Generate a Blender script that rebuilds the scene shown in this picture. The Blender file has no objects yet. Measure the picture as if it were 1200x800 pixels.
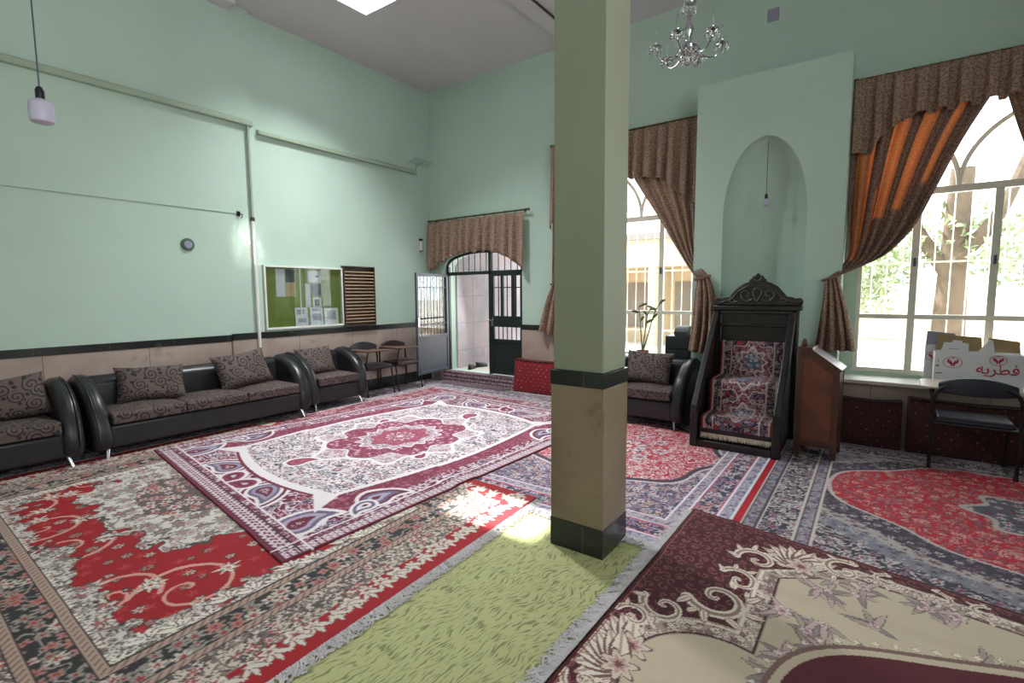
import bpy, bmesh, math, random
import numpy as np
from mathutils import Vector, Matrix
PI = math.pi
random.seed(7)
scene = bpy.context.scene
COL = scene.collection

# ------------------------------------------------------------------ camera
cam_d = bpy.data.cameras.new('camera'); cam = bpy.data.objects.new('camera', cam_d); COL.objects.link(cam)
cam_d.sensor_width = 36.0; cam_d.lens = 585.0 / 1200.0 * 36.0
cam_d.clip_start = 0.05; cam_d.clip_end = 200
Rw = ((0.80886, 0.05059, -0.58582), (0.58797, -0.08090, 0.80483), (-0.00668, -0.99544, -0.09518))
cx_, cy_, cz_ = [Vector((Rw[0][i], Rw[1][i], Rw[2][i])) for i in range(3)]
cx_.normalize(); cz_ = (cz_ - cx_ * cx_.dot(cz_)).normalized(); cy_ = cz_.cross(cx_)
M = Matrix((cx_, -cy_, -cz_)).transposed().to_4x4()
M.translation = Vector((0, 0, 1.6))
cam.matrix_world = M
scene.camera = cam

# ------------------------------------------------------------------ view and light
scene.view_settings.view_transform = 'Standard'
scene.view_settings.look = 'None'
scene.view_settings.gamma = 1.0
scene.view_settings.use_curve_mapping = False
scene.view_settings.exposure = -0.22

world = bpy.data.worlds.new('daylight'); scene.world = world
world.use_nodes = True
bg = world.node_tree.nodes['Background']
bg.inputs[0].default_value = (0.86, 0.93, 1.0, 1); bg.inputs[1].default_value = 6.5

def light(name, kind, loc, energy, color=(1, 1, 1), direction=None, **kw):
    d = bpy.data.lights.new(name, kind); o = bpy.data.objects.new(name, d); COL.objects.link(o)
    o.location = loc; d.energy = energy; d.color = color
    if direction is not None:
        o.rotation_euler = Vector(direction).to_track_quat('-Z', 'Y').to_euler()
    for k, v in kw.items():
        setattr(d, k, v)
    return o

sun = light('sun', 'SUN', (-8, 8, 12), 26.0, (1.0, 0.96, 0.9), (2.92, -1.45, -5.27), angle=math.radians(1.2))
# daylight falling in through the skylight, the windows, the gate, plus lamps standing in for unseen windows behind and beside the photographer
light('skylight_daylight', 'AREA', (-5.14, 4.27, 5.55), 380, (0.93, 0.97, 1.0), (0.2, -0.1, -1), shape='RECTANGLE', size=0.95, size_y=0.46, spread=math.radians(125))
light('mid_window_daylight', 'AREA', (-2.73, 7.25, 2.1), 70, (0.97, 0.98, 1.0), (0, -1, -0.2), shape='RECTANGLE', size=1.5, size_y=2.6)
light('right_window_daylight', 'AREA', (0.62, 7.25, 2.1), 45, (0.97, 0.98, 1.0), (0, -1, -0.2), shape='RECTANGLE', size=1.5, size_y=2.6)
light('gate_daylight', 'AREA', (-5.5, 7.35, 1.7), 35, (0.97, 0.98, 1.0), (0.1, -1, -0.2), shape='RECTANGLE', size=1.5, size_y=1.6)
light('rear_window_daylight', 'AREA', (-2.0, -2.4, 2.4), 28, (0.93, 0.97, 1.0), (-0.3, 1, 0.45), shape='RECTANGLE', size=4.5, size_y=2.2)  # fill lamp standing in for unseen windows behind the camera
light('side_window_daylight', 'AREA', (3.3, 0.8, 3.4), 190, (0.97, 0.985, 1.0), (-1, .04, .10), shape='RECTANGLE', size=5.0, size_y=2.6, spread=math.radians(140))
light('side_window_glint', 'AREA', (2.9, 3.39, 2.28), 1.0, (1.0, 0.99, 0.96), (-1, 0, 0), shape='RECTANGLE', size=0.28, size_y=0.5, spread=math.radians(1.5))  # narrow lamp added to throw the bright patch on the side wall

# ------------------------------------------------------------------ material tools
def lin(c):
    return tuple(((x / 255.0) / 12.92 if x <= 10.3 else (((x / 255.0) + 0.055) / 1.055) ** 2.4) for x in c)
def lin4(c): return lin(c) + (1.0,)

class NT:
    def __init__(s, name):
        s.m = bpy.data.materials.new(name); s.m.use_nodes = True
        s.t = s.m.node_tree; s.t.nodes.clear()
        s.out = s.t.nodes.new('ShaderNodeOutputMaterial')
    def n(s, kind, **kw):
        nd = s.t.nodes.new('ShaderNode' + kind)
        for k, v in kw.items(): setattr(nd, k, v)
        return nd
    def l(s, a, b): s.t.links.new(a, b)
    def put(s, sock, v):
        if isinstance(v, bpy.types.NodeSocket): s.l(v, sock)
        else: sock.default_value = v
    def math(s, op, a, b=0.0, c=None):
        nd = s.n('Math', operation=op); s.put(nd.inputs[0], a); s.put(nd.inputs[1], b)
        if c is not None: s.put(nd.inputs[2], c)
        return nd.outputs[0]
    def mix(s, f, a, b):
        nd = s.n('Mix', data_type='RGBA'); s.put(nd.inputs[0], f); s.put(nd.inputs[6], a); s.put(nd.inputs[7], b)
        return nd.outputs[2]
    def obj(s): return s.n('TexCoord').outputs['Object']
    def noise(s, scale, detail=4, vec=None, out=0, rough=0.55):
        nd = s.n('TexNoise'); nd.inputs['Scale'].default_value = scale; nd.inputs['Detail'].default_value = detail
        nd.inputs['Roughness'].default_value = rough
        s.l(vec if vec is not None else s.obj(), nd.inputs['Vector']); return nd.outputs[out]
    def ramp(s, f, lo, hi, smooth=True):
        nd = s.n('MapRange'); nd.clamp = True
        if smooth: nd.interpolation_type = 'SMOOTHSTEP'
        s.put(nd.inputs[0], f); nd.inputs[1].default_value = lo; nd.inputs[2].default_value = hi
        return nd.outputs[0]
    def sep(s, v):
        nd = s.n('SeparateXYZ'); s.l(v, nd.inputs[0]); return nd.outputs
    def comb(s, x, y, z=0.0):
        nd = s.n('CombineXYZ'); s.put(nd.inputs[0], x); s.put(nd.inputs[1], y); s.put(nd.inputs[2], z); return nd.outputs[0]
    def bsdf(s, color, rough=0.6, metal=0.0, bump=None, bump_d=0.01, **kw):
        b = s.n('BsdfPrincipled'); s.put(b.inputs['Base Color'], color); s.put(b.inputs['Roughness'], rough)
        b.inputs['Metallic'].default_value = metal
        for k, v in kw.items(): s.put(b.inputs[k], v)
        if bump is not None:
            bp = s.n('Bump'); bp.inputs['Distance'].default_value = bump_d; bp.inputs['Strength'].default_value = 0.6
            s.l(bump, bp.inputs['Height']); s.l(bp.outputs[0], b.inputs['Normal'])
        s.l(b.outputs[0], s.out.inputs[0]); return b

def mat_plain(name, c, rough=0.6, metal=0.0, var=0.08, scale=6.0, bump=0.0, c2=None, **kw):
    t = NT(name)
    n = t.noise(scale, 5)
    a = lin4(c); b = lin4(c2) if c2 else tuple(min(1, x * (1 - var)) for x in a[:3]) + (1,)
    col = t.mix(t.ramp(n, 0.35, 0.7), a, b)
    t.bsdf(col, rough, metal, bump=n if bump else None, bump_d=bump, **kw)
    return t.m

MT = {}
MT['mint'] = mat_plain('mint_paint', (184, 206, 191), 0.85, var=0.05, scale=1.2)
MT['shaft'] = mat_plain('olive_cream_paint', (142, 147, 126), 0.6, var=0.05, scale=1.5)
MT['ceil'] = mat_plain('ceiling_white', (208, 203, 208), 0.8, var=0.04, scale=1.0)
MT['black_leather'] = mat_plain('black_leather', (34, 34, 37), 0.36, var=0.25, scale=9, bump=0.003)
MT['chrome'] = mat_plain('chrome', (205, 205, 210), 0.12, 1.0, var=0.05)
MT['gate'] = mat_plain('dark_green_metal', (30, 42, 42), 0.4, var=0.2)
MT['gate_grey'] = mat_plain('grey_blue_metal', (70, 78, 90), 0.35, var=0.15)
MT['dark_wood'] = mat_plain('ebony_carved_wood', (30, 24, 24), 0.33, var=0.35, scale=14, c2=(17, 14, 14))
MT['gilt'] = mat_plain('worn_carving_highlight', (96, 84, 72), 0.4, var=0.2, scale=20)  # pale tone that paints highlights onto the carved wood
MT['black'] = mat_plain('black_metal', (20, 20, 22), 0.35, var=0.1)
MT['navy_vinyl'] = mat_plain('dark_navy_vinyl', (36, 38, 52), 0.33, var=0.12, scale=8)
MT['tablet'] = mat_plain('beige_laminate', (190, 172, 148), 0.4, var=0.06)
MT['tablet_brown'] = mat_plain('brown_laminate', (96, 66, 54), 0.35, var=0.15)
MT['white'] = mat_plain('white_paint', (226, 226, 220), 0.5, var=0.04)
MT['frame_white'] = mat_plain('cream_window_paint', (228, 222, 208), 0.5, var=0.08)
MT['carton'] = mat_plain('white_carton', (222, 222, 226), 0.6, var=0.04)
MT['kraft'] = mat_plain('brown_carton_inside', (150, 124, 84), 0.7, var=0.1)
MT['red_ink'] = mat_plain('red_ink', (186, 40, 62), 0.6, var=0.1)
MT['grey_ink'] = mat_plain('grey_ink', (100, 106, 116), 0.6, var=0.2, scale=30)
MT['felt'] = mat_plain('green_felt', (128, 148, 66), 0.9, var=0.12, scale=5)
MT['paper'] = mat_plain('white_paper', (222, 226, 232), 0.7, var=0.06)
MT['photo'] = mat_plain('printed_picture', (96, 104, 112), 0.5, c2=(50, 58, 62), scale=40)
MT['photo_tan'] = mat_plain('printed_tan_picture', (200, 176, 130), 0.5, var=0.2, scale=30)
MT['brown_wood'] = mat_plain('brown_shelf_wood', (70, 50, 38), 0.5, var=0.2, scale=10)
MT['pale_slat'] = mat_plain('pale_slat_wood', (176, 150, 116), 0.5, var=0.15, scale=12)
MT['leafgreen'] = mat_plain('pale_green_leaf', (70, 92, 44), 0.45, c2=(120, 136, 84), scale=20)
MT['clay'] = mat_plain('terracotta', (150, 92, 66), 0.8, var=0.15)
MT['soil'] = mat_plain('soil', (50, 38, 30), 0.95, var=0.3, scale=40)
MT['sill'] = mat_plain('stone_sill', (206, 198, 186), 0.5, var=0.12, scale=5)
MT['brass'] = mat_plain('antique_brass', (120, 104, 66), 0.3, 1.0, var=0.1)
MT['floor'] = mat_plain('stone_floor', (130, 120, 112), 0.7, var=0.2, scale=3)
MT['bark'] = mat_plain('bark', (110, 90, 76), 0.9, var=0.35, scale=6)
MT['leaves'] = mat_plain('tree_leaves', (126, 136, 96), 0.6, c2=(160, 168, 128), scale=4)
MT['courtyard'] = mat_plain('courtyard_paving', (205, 198, 186), 0.8, var=0.1, scale=2)
MT['garden_wall'] = mat_plain('pale_garden_wall', (226, 204, 178), 0.9, var=0.1, scale=1.5)
MT['brick'] = mat_plain('grey_plaster', (150, 140, 134), 0.9, var=0.15, scale=2)
MT['plastic_green'] = mat_plain('grey_green_plastic', (74, 104, 84), 0.4, var=0.08)
MT['lilac'] = mat_plain('lilac_plastic', (150, 146, 168), 0.5, var=0.04)
MT['pipe'] = mat_plain('painted_conduit', (156, 172, 150), 0.45, var=0.08, scale=3)
MT['box_teal'] = mat_plain('grey_teal_plastic', (62, 70, 68), 0.5, var=0.1)
MT['fringe'] = mat_plain('cotton_fringe', (206, 200, 202), 0.9, var=0.15, scale=30)
MT['fringe_tan'] = mat_plain('beige_fringe', (190, 178, 158), 0.9, var=0.2, scale=30)
MT['shoe'] = mat_plain('black_shoe_leather', (24, 24, 28), 0.4, var=0.1)
MT['tie'] = mat_plain('brown_tie_band', (128, 96, 84), 0.7, var=0.2, scale=20)

def mat_marble(name, c1, c2, vein, joint=None, rough=0.3, sx=0.0):
    t = NT(name); o = t.obj()
    n = t.noise(1.7, 8, o); n2 = t.noise(5, 8, o)
    c = t.mix(t.ramp(n, 0.35, 0.68), lin4(c1), lin4(c2))
    c = t.mix(t.math('MULTIPLY', t.ramp(n2, 0.58, 0.7), 0.45), c, lin4(vein))
    if joint:
        x, y, z = t.sep(o)
        u = t.math('ADD', x, y)
        f = t.math('FRACT', t.math('DIVIDE', u, joint))
        c = t.mix(t.math('LESS_THAN', f, 0.006), c, lin4((90, 80, 74)))
        if sx:
            f2 = t.math('FRACT', t.math('DIVIDE', z, sx))
            c = t.mix(t.math('LESS_THAN', f2, 0.012), c, lin4((130, 126, 130)))
    t.bsdf(c, rough); return t.m
MT['marble'] = mat_marble('beige_marble', (180, 163, 152), (160, 142, 132), (132, 104, 94), 0.92)
MT['marble_col'] = mat_marble('tan_marble', (146, 130, 106), (122, 107, 88), (98, 74, 56))
MT['black_marble'] = mat_marble('black_marble', (32, 34, 34), (48, 52, 50), (92, 96, 92), 0.62, 0.25)
MT['white_marble'] = mat_marble('white_marble', (186, 172, 176), (158, 156, 164), (140, 132, 132), 1.1, 0.5, 0.52)

def mat_glass():
    t = NT('clear_glass')
    tr = t.n('BsdfTransparent'); tr.inputs[0].default_value = (0.96, 0.98, 0.97, 1)
    gl = t.n('BsdfGlossy'); gl.inputs['Roughness'].default_value = 0.03
    fr = t.n('Fresnel'); fr.inputs[0].default_value = 1.5
    mx = t.n('MixShader'); t.l(t.math('MULTIPLY', fr.outputs[0], 0.7), mx.inputs[0]); t.l(tr.outputs[0], mx.inputs[1]); t.l(gl.outputs[0], mx.inputs[2])
    t.l(mx.outputs[0], t.out.inputs[0]); return t.m
MT['glass'] = mat_glass()
def mat_crystal():
    t = NT('crystal')
    g = t.n('BsdfGlass'); g.inputs['Roughness'].default_value = 0.02; g.inputs['IOR'].default_value = 1.55
    t.l(g.outputs[0], t.out.inputs[0]); return t.m
MT['crystal'] = mat_crystal()
def mat_bulb():
    t = NT('frosted_bulb')
    t.bsdf(lin4((206, 200, 222)), 0.35, **{'Subsurface Weight': 0.3, 'Transmission Weight': 0.25}); return t.m
MT['bulb'] = mat_bulb()
def mat_diffuser():
    t = NT('skylight_sheet')
    tr = t.n('BsdfTransparent'); tr.inputs[0].default_value = (0.98, 0.98, 0.98, 1)
    t.l(tr.outputs[0], t.out.inputs[0]); return t.m

def mat_curtain(name='brocade_curtain', dark=(146, 118, 104), lite=(190, 162, 144), orange=None):
    t = NT(name); o = t.obj(); x, y, z = t.sep(o)
    vec = t.comb(x, z, 0.0)
    v = t.n('TexVoronoi'); v.voronoi_dimensions = '2D'; v.inputs['Scale'].default_value = 40; t.l(vec, v.inputs['Vector'])
    n = t.noise(70, 3, o); n2 = t.noise(160, 2, o)
    f = t.ramp(t.math('ADD', t.math('MULTIPLY', v.outputs['Distance'], 0.6), n), 0.55, 0.85)
    c = t.mix(f, lin4(dark), lin4(lite))
    c = t.mix(t.math('MULTIPLY', n2, 0.3), c, lin4((70, 48, 42)))
    trc = c
    fac = 0.22
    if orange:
        a = t.n('Attribute'); a.attribute_name = 'Stripe'  # orange strips paint the glow of backlit folds into the cloth colour
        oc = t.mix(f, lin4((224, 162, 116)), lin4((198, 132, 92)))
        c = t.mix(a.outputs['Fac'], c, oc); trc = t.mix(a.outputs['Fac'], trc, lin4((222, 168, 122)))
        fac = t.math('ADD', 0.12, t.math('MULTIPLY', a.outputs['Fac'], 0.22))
    d = t.n('BsdfDiffuse'); t.l(c, d.inputs[0])
    tl = t.n('BsdfTranslucent'); t.l(trc, tl.inputs[0])
    mx = t.n('MixShader'); t.put(mx.inputs[0], fac); t.l(d.outputs[0], mx.inputs[1]); t.l(tl.outputs[0], mx.inputs[2])
    t.l(mx.outputs[0], t.out.inputs[0]); return t.m
MT['curtain'] = mat_curtain()
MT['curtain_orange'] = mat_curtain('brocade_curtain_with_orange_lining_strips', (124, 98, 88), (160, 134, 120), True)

def mat_swirl():
    t = NT('swirl_upholstery'); o = t.obj(); x, y, z = t.sep(o)
    nv = t.n('TexNoise'); nv.inputs['Scale'].default_value = 7; t.l(o, nv.inputs['Vector'])
    wx = t.math('ADD', t.math('ADD', x, t.math('MULTIPLY', z, 0.12)), t.math('MULTIPLY', nv.outputs[0], 0.03))
    vec = t.comb(wx, t.math('ADD', y, z), 0.0)
    v = t.n('TexVoronoi'); v.voronoi_dimensions = '2D'; v.inputs['Scale'].default_value = 7.0; v.inputs['Randomness'].default_value = 0.8
    t.l(vec, v.inputs['Vector'])
    sub = t.n('VectorMath', operation='SUBTRACT'); sc = t.n('VectorMath', operation='SCALE'); sc.inputs['Scale'].default_value = 1.0
    t.l(vec, sub.inputs[0]); t.l(v.outputs['Position'], sub.inputs[1])
    px, py, pz = t.sep(sub.outputs[0])
    th = t.math('ARCTAN2', py, px)
    d = v.outputs['Distance']
    sp = t.math('SINE', t.math('ADD', t.math('MULTIPLY', d, 26.0), th))
    ring = t.math('MULTIPLY', t.math('GREATER_THAN', sp, 0.45), t.math('LESS_THAN', d, 0.47))
    v2 = t.n('TexVoronoi'); v2.voronoi_dimensions = '2D'; v2.inputs['Scale'].default_value = 15; t.l(vec, v2.inputs['Vector'])
    dots = t.math('MULTIPLY', t.math('LESS_THAN', v2.outputs['Distance'], 0.24), t.math('GREATER_THAN', d, 0.42))
    pat = t.math('MAXIMUM', ring, dots)
    base = t.mix(t.noise(60, 3, o), lin4((78, 64, 58)), lin4((98, 82, 76)))
    c = t.mix(pat, base, lin4((26, 22, 24)))
    t.bsdf(c, 0.75, bump=t.noise(140, 2, o), bump_d=0.002); return t.m
MT['swirl'] = mat_swirl()

def mat_poshti(name, base, dot):
    t = NT(name); o = t.obj(); x, y, z = t.sep(o)
    u = t.math('MULTIPLY', x, 11.0); w = t.math('MULTIPLY', z, 19.0)
    fu = t.math('FRACT', t.math('ADD', u, t.math('MULTIPLY', t.math('FLOOR', w), 0.5))); fw = t.math('FRACT', w)
    a = t.math('ABSOLUTE', t.math('SUBTRACT', fu, 0.5)); b = t.math('ABSOLUTE', t.math('SUBTRACT', fw, 0.5))
    dm = t.math('ADD', t.math('MULTIPLY', a, 1.5), t.math('MULTIPLY', b, 1.1))
    n = t.noise(60, 3, o)
    spot = t.math('MULTIPLY', t.math('LESS_THAN', dm, 0.2), t.ramp(n, 0.48, 0.6))
    dia = t.math('LESS_THAN', t.math('ABSOLUTE', t.math('SUBTRACT', dm, 0.42)), 0.06)
    c = t.mix(t.math('MULTIPLY', t.noise(8, 4, o), 0.6), lin4(base), lin4(tuple(v * 0.55 for v in base)))
    c = t.mix(t.math('MULTIPLY', dia, 0.5), c, lin4(tuple(v * 0.35 for v in base)))
    c = t.mix(t.math('MULTIPLY', spot, 0.8), c, lin4(dot))
    t.bsdf(c, 0.9, bump=t.noise(200, 2, o), bump_d=0.002); return t.m
MT['poshti'] = mat_poshti('red_carpet_upholstery', (138, 22, 34), (206, 190, 176))
MT['poshti_dark'] = mat_poshti('dark_maroon_carpet_upholstery', (72, 30, 30), (140, 118, 106))

def mat_rug(name):
    t = NT(name)
    a = t.n('Attribute'); a.attribute_name = 'Pattern'; o = t.obj()
    n = t.noise(260, 2, o); n2 = t.noise(4, 3, o)
    hs = t.n('HueSaturation'); t.l(a.outputs['Color'], hs.inputs['Color'])
    t.l(t.math('ADD', 0.8, t.math('ADD', t.math('MULTIPLY', n, 0.28), t.math('MULTIPLY', n2, 0.12))), hs.inputs['Value'])
    t.bsdf(hs.outputs[0], 0.82, bump=n, bump_d=0.004); return t.m
MT['rug'] = mat_rug('woven_wool_pile')

def mat_green_carpet():
    t = NT('green_carpet_with_grass_strokes'); o = t.obj(); x, y, z = t.sep(o)
    w = t.noise(1.6, 2, o); w2 = t.noise(5.0, 2, o)
    # short curved dark blades: stretched noise in a warped frame
    ang = t.math('ADD', t.math('MULTIPLY', t.math('SUBTRACT', w, 0.5), 2.4), t.math('ADD', 0.45, t.math('MULTIPLY', t.math('SUBTRACT', w2, 0.5), 1.0)))
    ca = t.math('COSINE', 0.5); 
    px = t.math('ADD', t.math('MULTIPLY', x, 0.17), t.math('MULTIPLY', y, 0.985))
    py = t.math('SUBTRACT', t.math('MULTIPLY', y, 0.17), t.math('MULTIPLY', x, 0.985))
    px = t.math('ADD', px, t.math('MULTIPLY', w2, 0.06)); py = t.math('ADD', py, t.math('ADD', t.math('MULTIPLY', w, 0.3), t.math('MULTIPLY', w2, 0.09)))
    vec = t.comb(t.math('MULTIPLY', px, 15.0), t.math('MULTIPLY', py, 100.0), 0.0)
    nn = t.n('TexNoise'); nn.inputs['Scale'].default_value = 1.0; nn.inputs['Detail'].default_value = 1.5; t.l(vec, nn.inputs['Vector'])
    f = t.ramp(nn.outputs[0], 0.53, 0.62)
    base = t.mix(t.noise(3, 3, o), lin4((184, 184, 132)), lin4((170, 172, 118)))
    c = t.mix(t.math('MULTIPLY', f, 0.75), base, lin4((104, 108, 70)))
    t.bsdf(c, 0.9, bump=t.noise(220, 2, o), bump_d=0.004); return t.m
MT['green'] = mat_green_carpet()

# ------------------------------------------------------------------ geometry tools
def new_bm(): return bmesh.new()
def add_box(bm, lo, hi, rot=None, pivot=None):
    vs = [bm.verts.new((x, y, z)) for x in (lo[0], hi[0]) for y in (lo[1], hi[1]) for z in (lo[2], hi[2])]
    for f in ((0, 1, 3, 2), (4, 6, 7, 5), (0, 4, 5, 1), (2, 3, 7, 6), (0, 2, 6, 4), (1, 5, 7, 3)):
        bm.faces.new([vs[i] for i in f])
    if rot is not None:
        bmesh.ops.rotate(bm, verts=vs, cent=pivot or Vector([(a + b) / 2 for a, b in zip(lo, hi)]), matrix=rot)
    return vs
def add_prism(bm, pts, axis, a, b):
    """pts: 2-D outline; axis 0 -> (a, p0, p1), 1 -> (p0, a, p1), 2 -> (p0, p1, a)"""
    def P(p, t): return (t, p[0], p[1]) if axis == 0 else (p[0], t, p[1]) if axis == 1 else (p[0], p[1], t)
    A = [bm.verts.new(P(p, a)) for p in pts]; B = [bm.verts.new(P(p, b)) for p in pts]
    n = len(pts)
    bm.faces.new(A); bm.faces.new(B[::-1])
    for i in range(n): bm.faces.new((A[i], B[i], B[(i + 1) % n], A[(i + 1) % n]))
def catmull(pts, k=6):
    P = [Vector(p) for p in pts]; out = []
    for i in range(len(P) - 1):
        p0 = P[max(i - 1, 0)]; p1 = P[i]; p2 = P[i + 1]; p3 = P[min(i + 2, len(P) - 1)]
        for j in range(k):
            t = j / k
            out.append(0.5 * ((2 * p1) + (p2 - p0) * t + (2 * p0 - 5 * p1 + 4 * p2 - p3) * t * t + (3 * p1 - p0 - 3 * p2 + p3) * t ** 3))
    out.append(P[-1]); return out
def add_tube(bm, pts, r, seg=8, r2=None, cap=True):
    P = [Vector(p) for p in pts]; n = len(P); rings = []
    up = None
    for i, p in enumerate(P):
        d = (P[min(i + 1, n - 1)] - P[max(i - 1, 0)]).normalized()
        if up is None:
            up = Vector((0, 0, 1)) if abs(d.z) < 0.9 else Vector((1, 0, 0))
        u = d.cross(up)
        if u.length < 1e-5: u = d.cross(Vector((0.3, 1, 0.2)))
        u.normalize(); w = u.cross(d).normalized(); up = w
        rr = r if r2 is None else r + (r2 - r) * i / max(1, n - 1)
        rings.append([bm.verts.new(p + (u * math.cos(2 * PI * k / seg) + w * math.sin(2 * PI * k / seg)) * rr) for k in range(seg)])
    for a, b in zip(rings, rings[1:]):
        for k in range(seg): bm.faces.new((a[k], a[(k + 1) % seg], b[(k + 1) % seg], b[k]))
    if cap:
        bm.faces.new(rings[0][::-1]); bm.faces.new(rings[-1])
def add_lathe(bm, prof, c=(0, 0, 0), seg=20):
    """prof: (radius, z) pairs from bottom to top"""
    rings = []
    for r, z in prof:
        if r < 1e-5: rings.append([bm.verts.new((c[0], c[1], c[2] + z))])
        else: rings.append([bm.verts.new((c[0] + r * math.cos(2 * PI * k / seg), c[1] + r * math.sin(2 * PI * k / seg), c[2] + z)) for k in range(seg)])
    for a, b in zip(rings, rings[1:]):
        for k in range(seg):
            k2 = (k + 1) % seg
            if len(a) == 1 and len(b) == 1: continue
            if len(a) == 1: bm.faces.new((a[0], b[k2], b[k]))
            elif len(b) == 1: bm.faces.new((a[k], a[k2], b[0]))
            else: bm.faces.new((a[k], a[k2], b[k2], b[k]))
    if len(rings[0]) > 1: bm.faces.new(rings[0][::-1])
    if len(rings[-1]) > 1: bm.faces.new(rings[-1])
def add_strip(bm, rows, close_u=False):
    V = [[bm.verts.new(p) for p in r] for r in rows]
    for a, b in zip(V, V[1:]):
        n = len(a)
        for k in range(n - (0 if close_u else 1)):
            bm.faces.new((a[k], a[(k + 1) % n], b[(k + 1) % n], b[k]))
    return V

def obj(name, bm, mat, parent=None, smooth=None, bevel=0.0, solid=0.0, sub=0, world=False, seg=2):
    """link a bmesh as ONE object; with a parent, the mesh is in the parent's frame (world=True: given in world coordinates)"""
    bmesh.ops.recalc_face_normals(bm, faces=bm.faces)
    if world and parent is not None:
        r = parent; mtx = Matrix.Identity(4)
        while r is not None:
            mtx = r.matrix_basis @ mtx; r = r.parent
        bm.transform(mtx.inverted())
    me = bpy.data.meshes.new(name); bm.to_mesh(me); bm.free()
    me.materials.append(MT[mat] if isinstance(mat, str) else mat)
    o = bpy.data.objects.new(name, me); COL.objects.link(o)
    if parent is not None: o.parent = parent
    if bevel:
        b = o.modifiers.new('bevel', 'BEVEL'); b.width = bevel; b.segments = seg; b.limit_method = 'ANGLE'; b.angle_limit = math.radians(35)
    if solid:
        s = o.modifiers.new('solid', 'SOLIDIFY'); s.thickness = solid; s.offset = 0
    if sub:
        s = o.modifiers.new('sub', 'SUBSURF'); s.levels = sub; s.render_levels = sub
    if smooth is None: smooth = bool(bevel or sub)
    if smooth:
        for p in me.polygons: p.use_smooth = True
        if not sub:
            try: me.set_sharp_from_angle(angle=math.radians(40))
            except Exception: pass
    return o
def tag(o, label=None, cat=None, group=None, kind=None):
    if label: o['label'] = label
    if cat: o['category'] = cat
    if group: o['group'] = group
    if kind: o['kind'] = kind
    return o
def thing(name, label, cat, loc=(0, 0, 0), rotz=0.0, group=None, rot=None):
    o = bpy.data.objects.new(name, None); COL.objects.link(o); o.empty_display_size = 0.1
    o.location = loc; o.rotation_euler = rot if rot is not None else (0, 0, rotz)
    return tag(o, label, cat, group)
def struct(name, bm, mat, parent=None, **kw):
    o = obj(name, bm, mat, parent, **kw)
    if parent is None: o['kind'] = 'structure'
    return o
def boxes(*bs):
    bm = new_bm()
    for lo, hi in bs: add_box(bm, lo, hi)
    return bm
def copy_tree(o, parent=None, **props):
    c = o.copy(); COL.objects.link(c)
    if parent is not None: c.parent = parent
    for k, v in props.items(): c[k] = v
    for ch in list(o.children): copy_tree(ch, c)
    return c

# ------------------------------------------------------------------ the room shell
XL, XN, YW, ZC = -6.85, -6.78, 6.82, 5.27      # far stretch of the side wall, its nearer stretch, window wall, ceiling
XR, YB = 3.4, -3.2
struct('floor', boxes(((XL - .3, YB - .1, -.16), (XR + .1, YW + .3, -.012))), 'floor')

# ceiling with the skylight opening
SX0, SX1, SY0, SY1 = -5.64, -4.66, 4.02, 4.52
struct('ceiling', boxes(((XL - .3, YB - .1, ZC), (SX0, YW + .3, ZC + .18)), ((SX1, YB - .1, ZC), (XR + .1, YW + .3, ZC + .18)),
                        ((SX0, YB - .1, ZC), (SX1, SY0, ZC + .18)), ((SX0, SY1, ZC), (SX1, YW + .3, ZC + .18))), 'ceil')
sk = struct('window_5', boxes(((SX0 - .05, SY0 - .05, ZC + .18), (SX1 + .05, SY0, ZC + .3)), ((SX0 - .05, SY1, ZC + .18), (SX1 + .05, SY1 + .05, ZC + .3)),
                         ((SX0 - .05, SY0, ZC + .18), (SX0, SY1, ZC + .3)), ((SX1, SY0, ZC + .18), (SX1 + .05, SY1, ZC + .3))), 'white')
struct('pane', boxes(((SX0 - .05, SY0 - .05, ZC + .30), (SX1 + .05, SY1 + .05, ZC + .306))), mat_diffuser(), sk)
struct('trim_1', boxes(((-3.89, 3.2, ZC - .045), (-3.68, YW, ZC))), 'ceil', bevel=.006)
struct('trim_2', boxes(((-3.675, 3.2, ZC - .02), (-3.655, YW, ZC))), 'brown_wood')
struct('trim_3', boxes(((XN, 2.95, ZC - .1), (XN + .22, 3.28, ZC))), 'ceil', bevel=.01)

# side wall: nearer stretch stands 7 cm proud of the far one; marble dado, black band and skirting
DADO = 1.005; BAND = 1.09
ws = struct('wall_left', boxes(((XL - .25, YB, 0), (XN - .0001, 3.54, ZC)), ((XL - .25, 3.54, 0), (XL, YW + .3, ZC))), 'mint')
struct('marble_panel', boxes(((XN - .02, YB, 0.18), (XN + .012, 3.10, DADO)), ((XN - .02, 3.1, 0.18), (XN + .03, 3.54, DADO + .012)), ((XL - .02, 3.54, 0.18), (XL + .012, YW, DADO))), 'marble', ws)
struct('band_trim', boxes(((XN - .02, YB, DADO), (XN + .016, 3.10, BAND)), ((XN - .02, 3.1, DADO + .012), (XN + .034, 3.54, BAND + .012)), ((XL - .02, 3.54, DADO), (XL + .016, YW, BAND))), 'black_marble', ws)
struct('baseboard_left', boxes(((XN - .02, YB, -.012), (XN + .016, 3.54, .18)), ((XL - .02, 3.54, -.012), (XL + .016, YW - .05, .18))), 'black_marble')

# walls behind the photographer (solid, without window openings)
struct('wall_rear', boxes(((XL - .25, YB - .25, 0), (XR + .25, YB, ZC))), 'mint')
struct('wall_right', boxes(((XR, YB, 0), (XR + .25, YW + .3, ZC))), 'mint')

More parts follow.
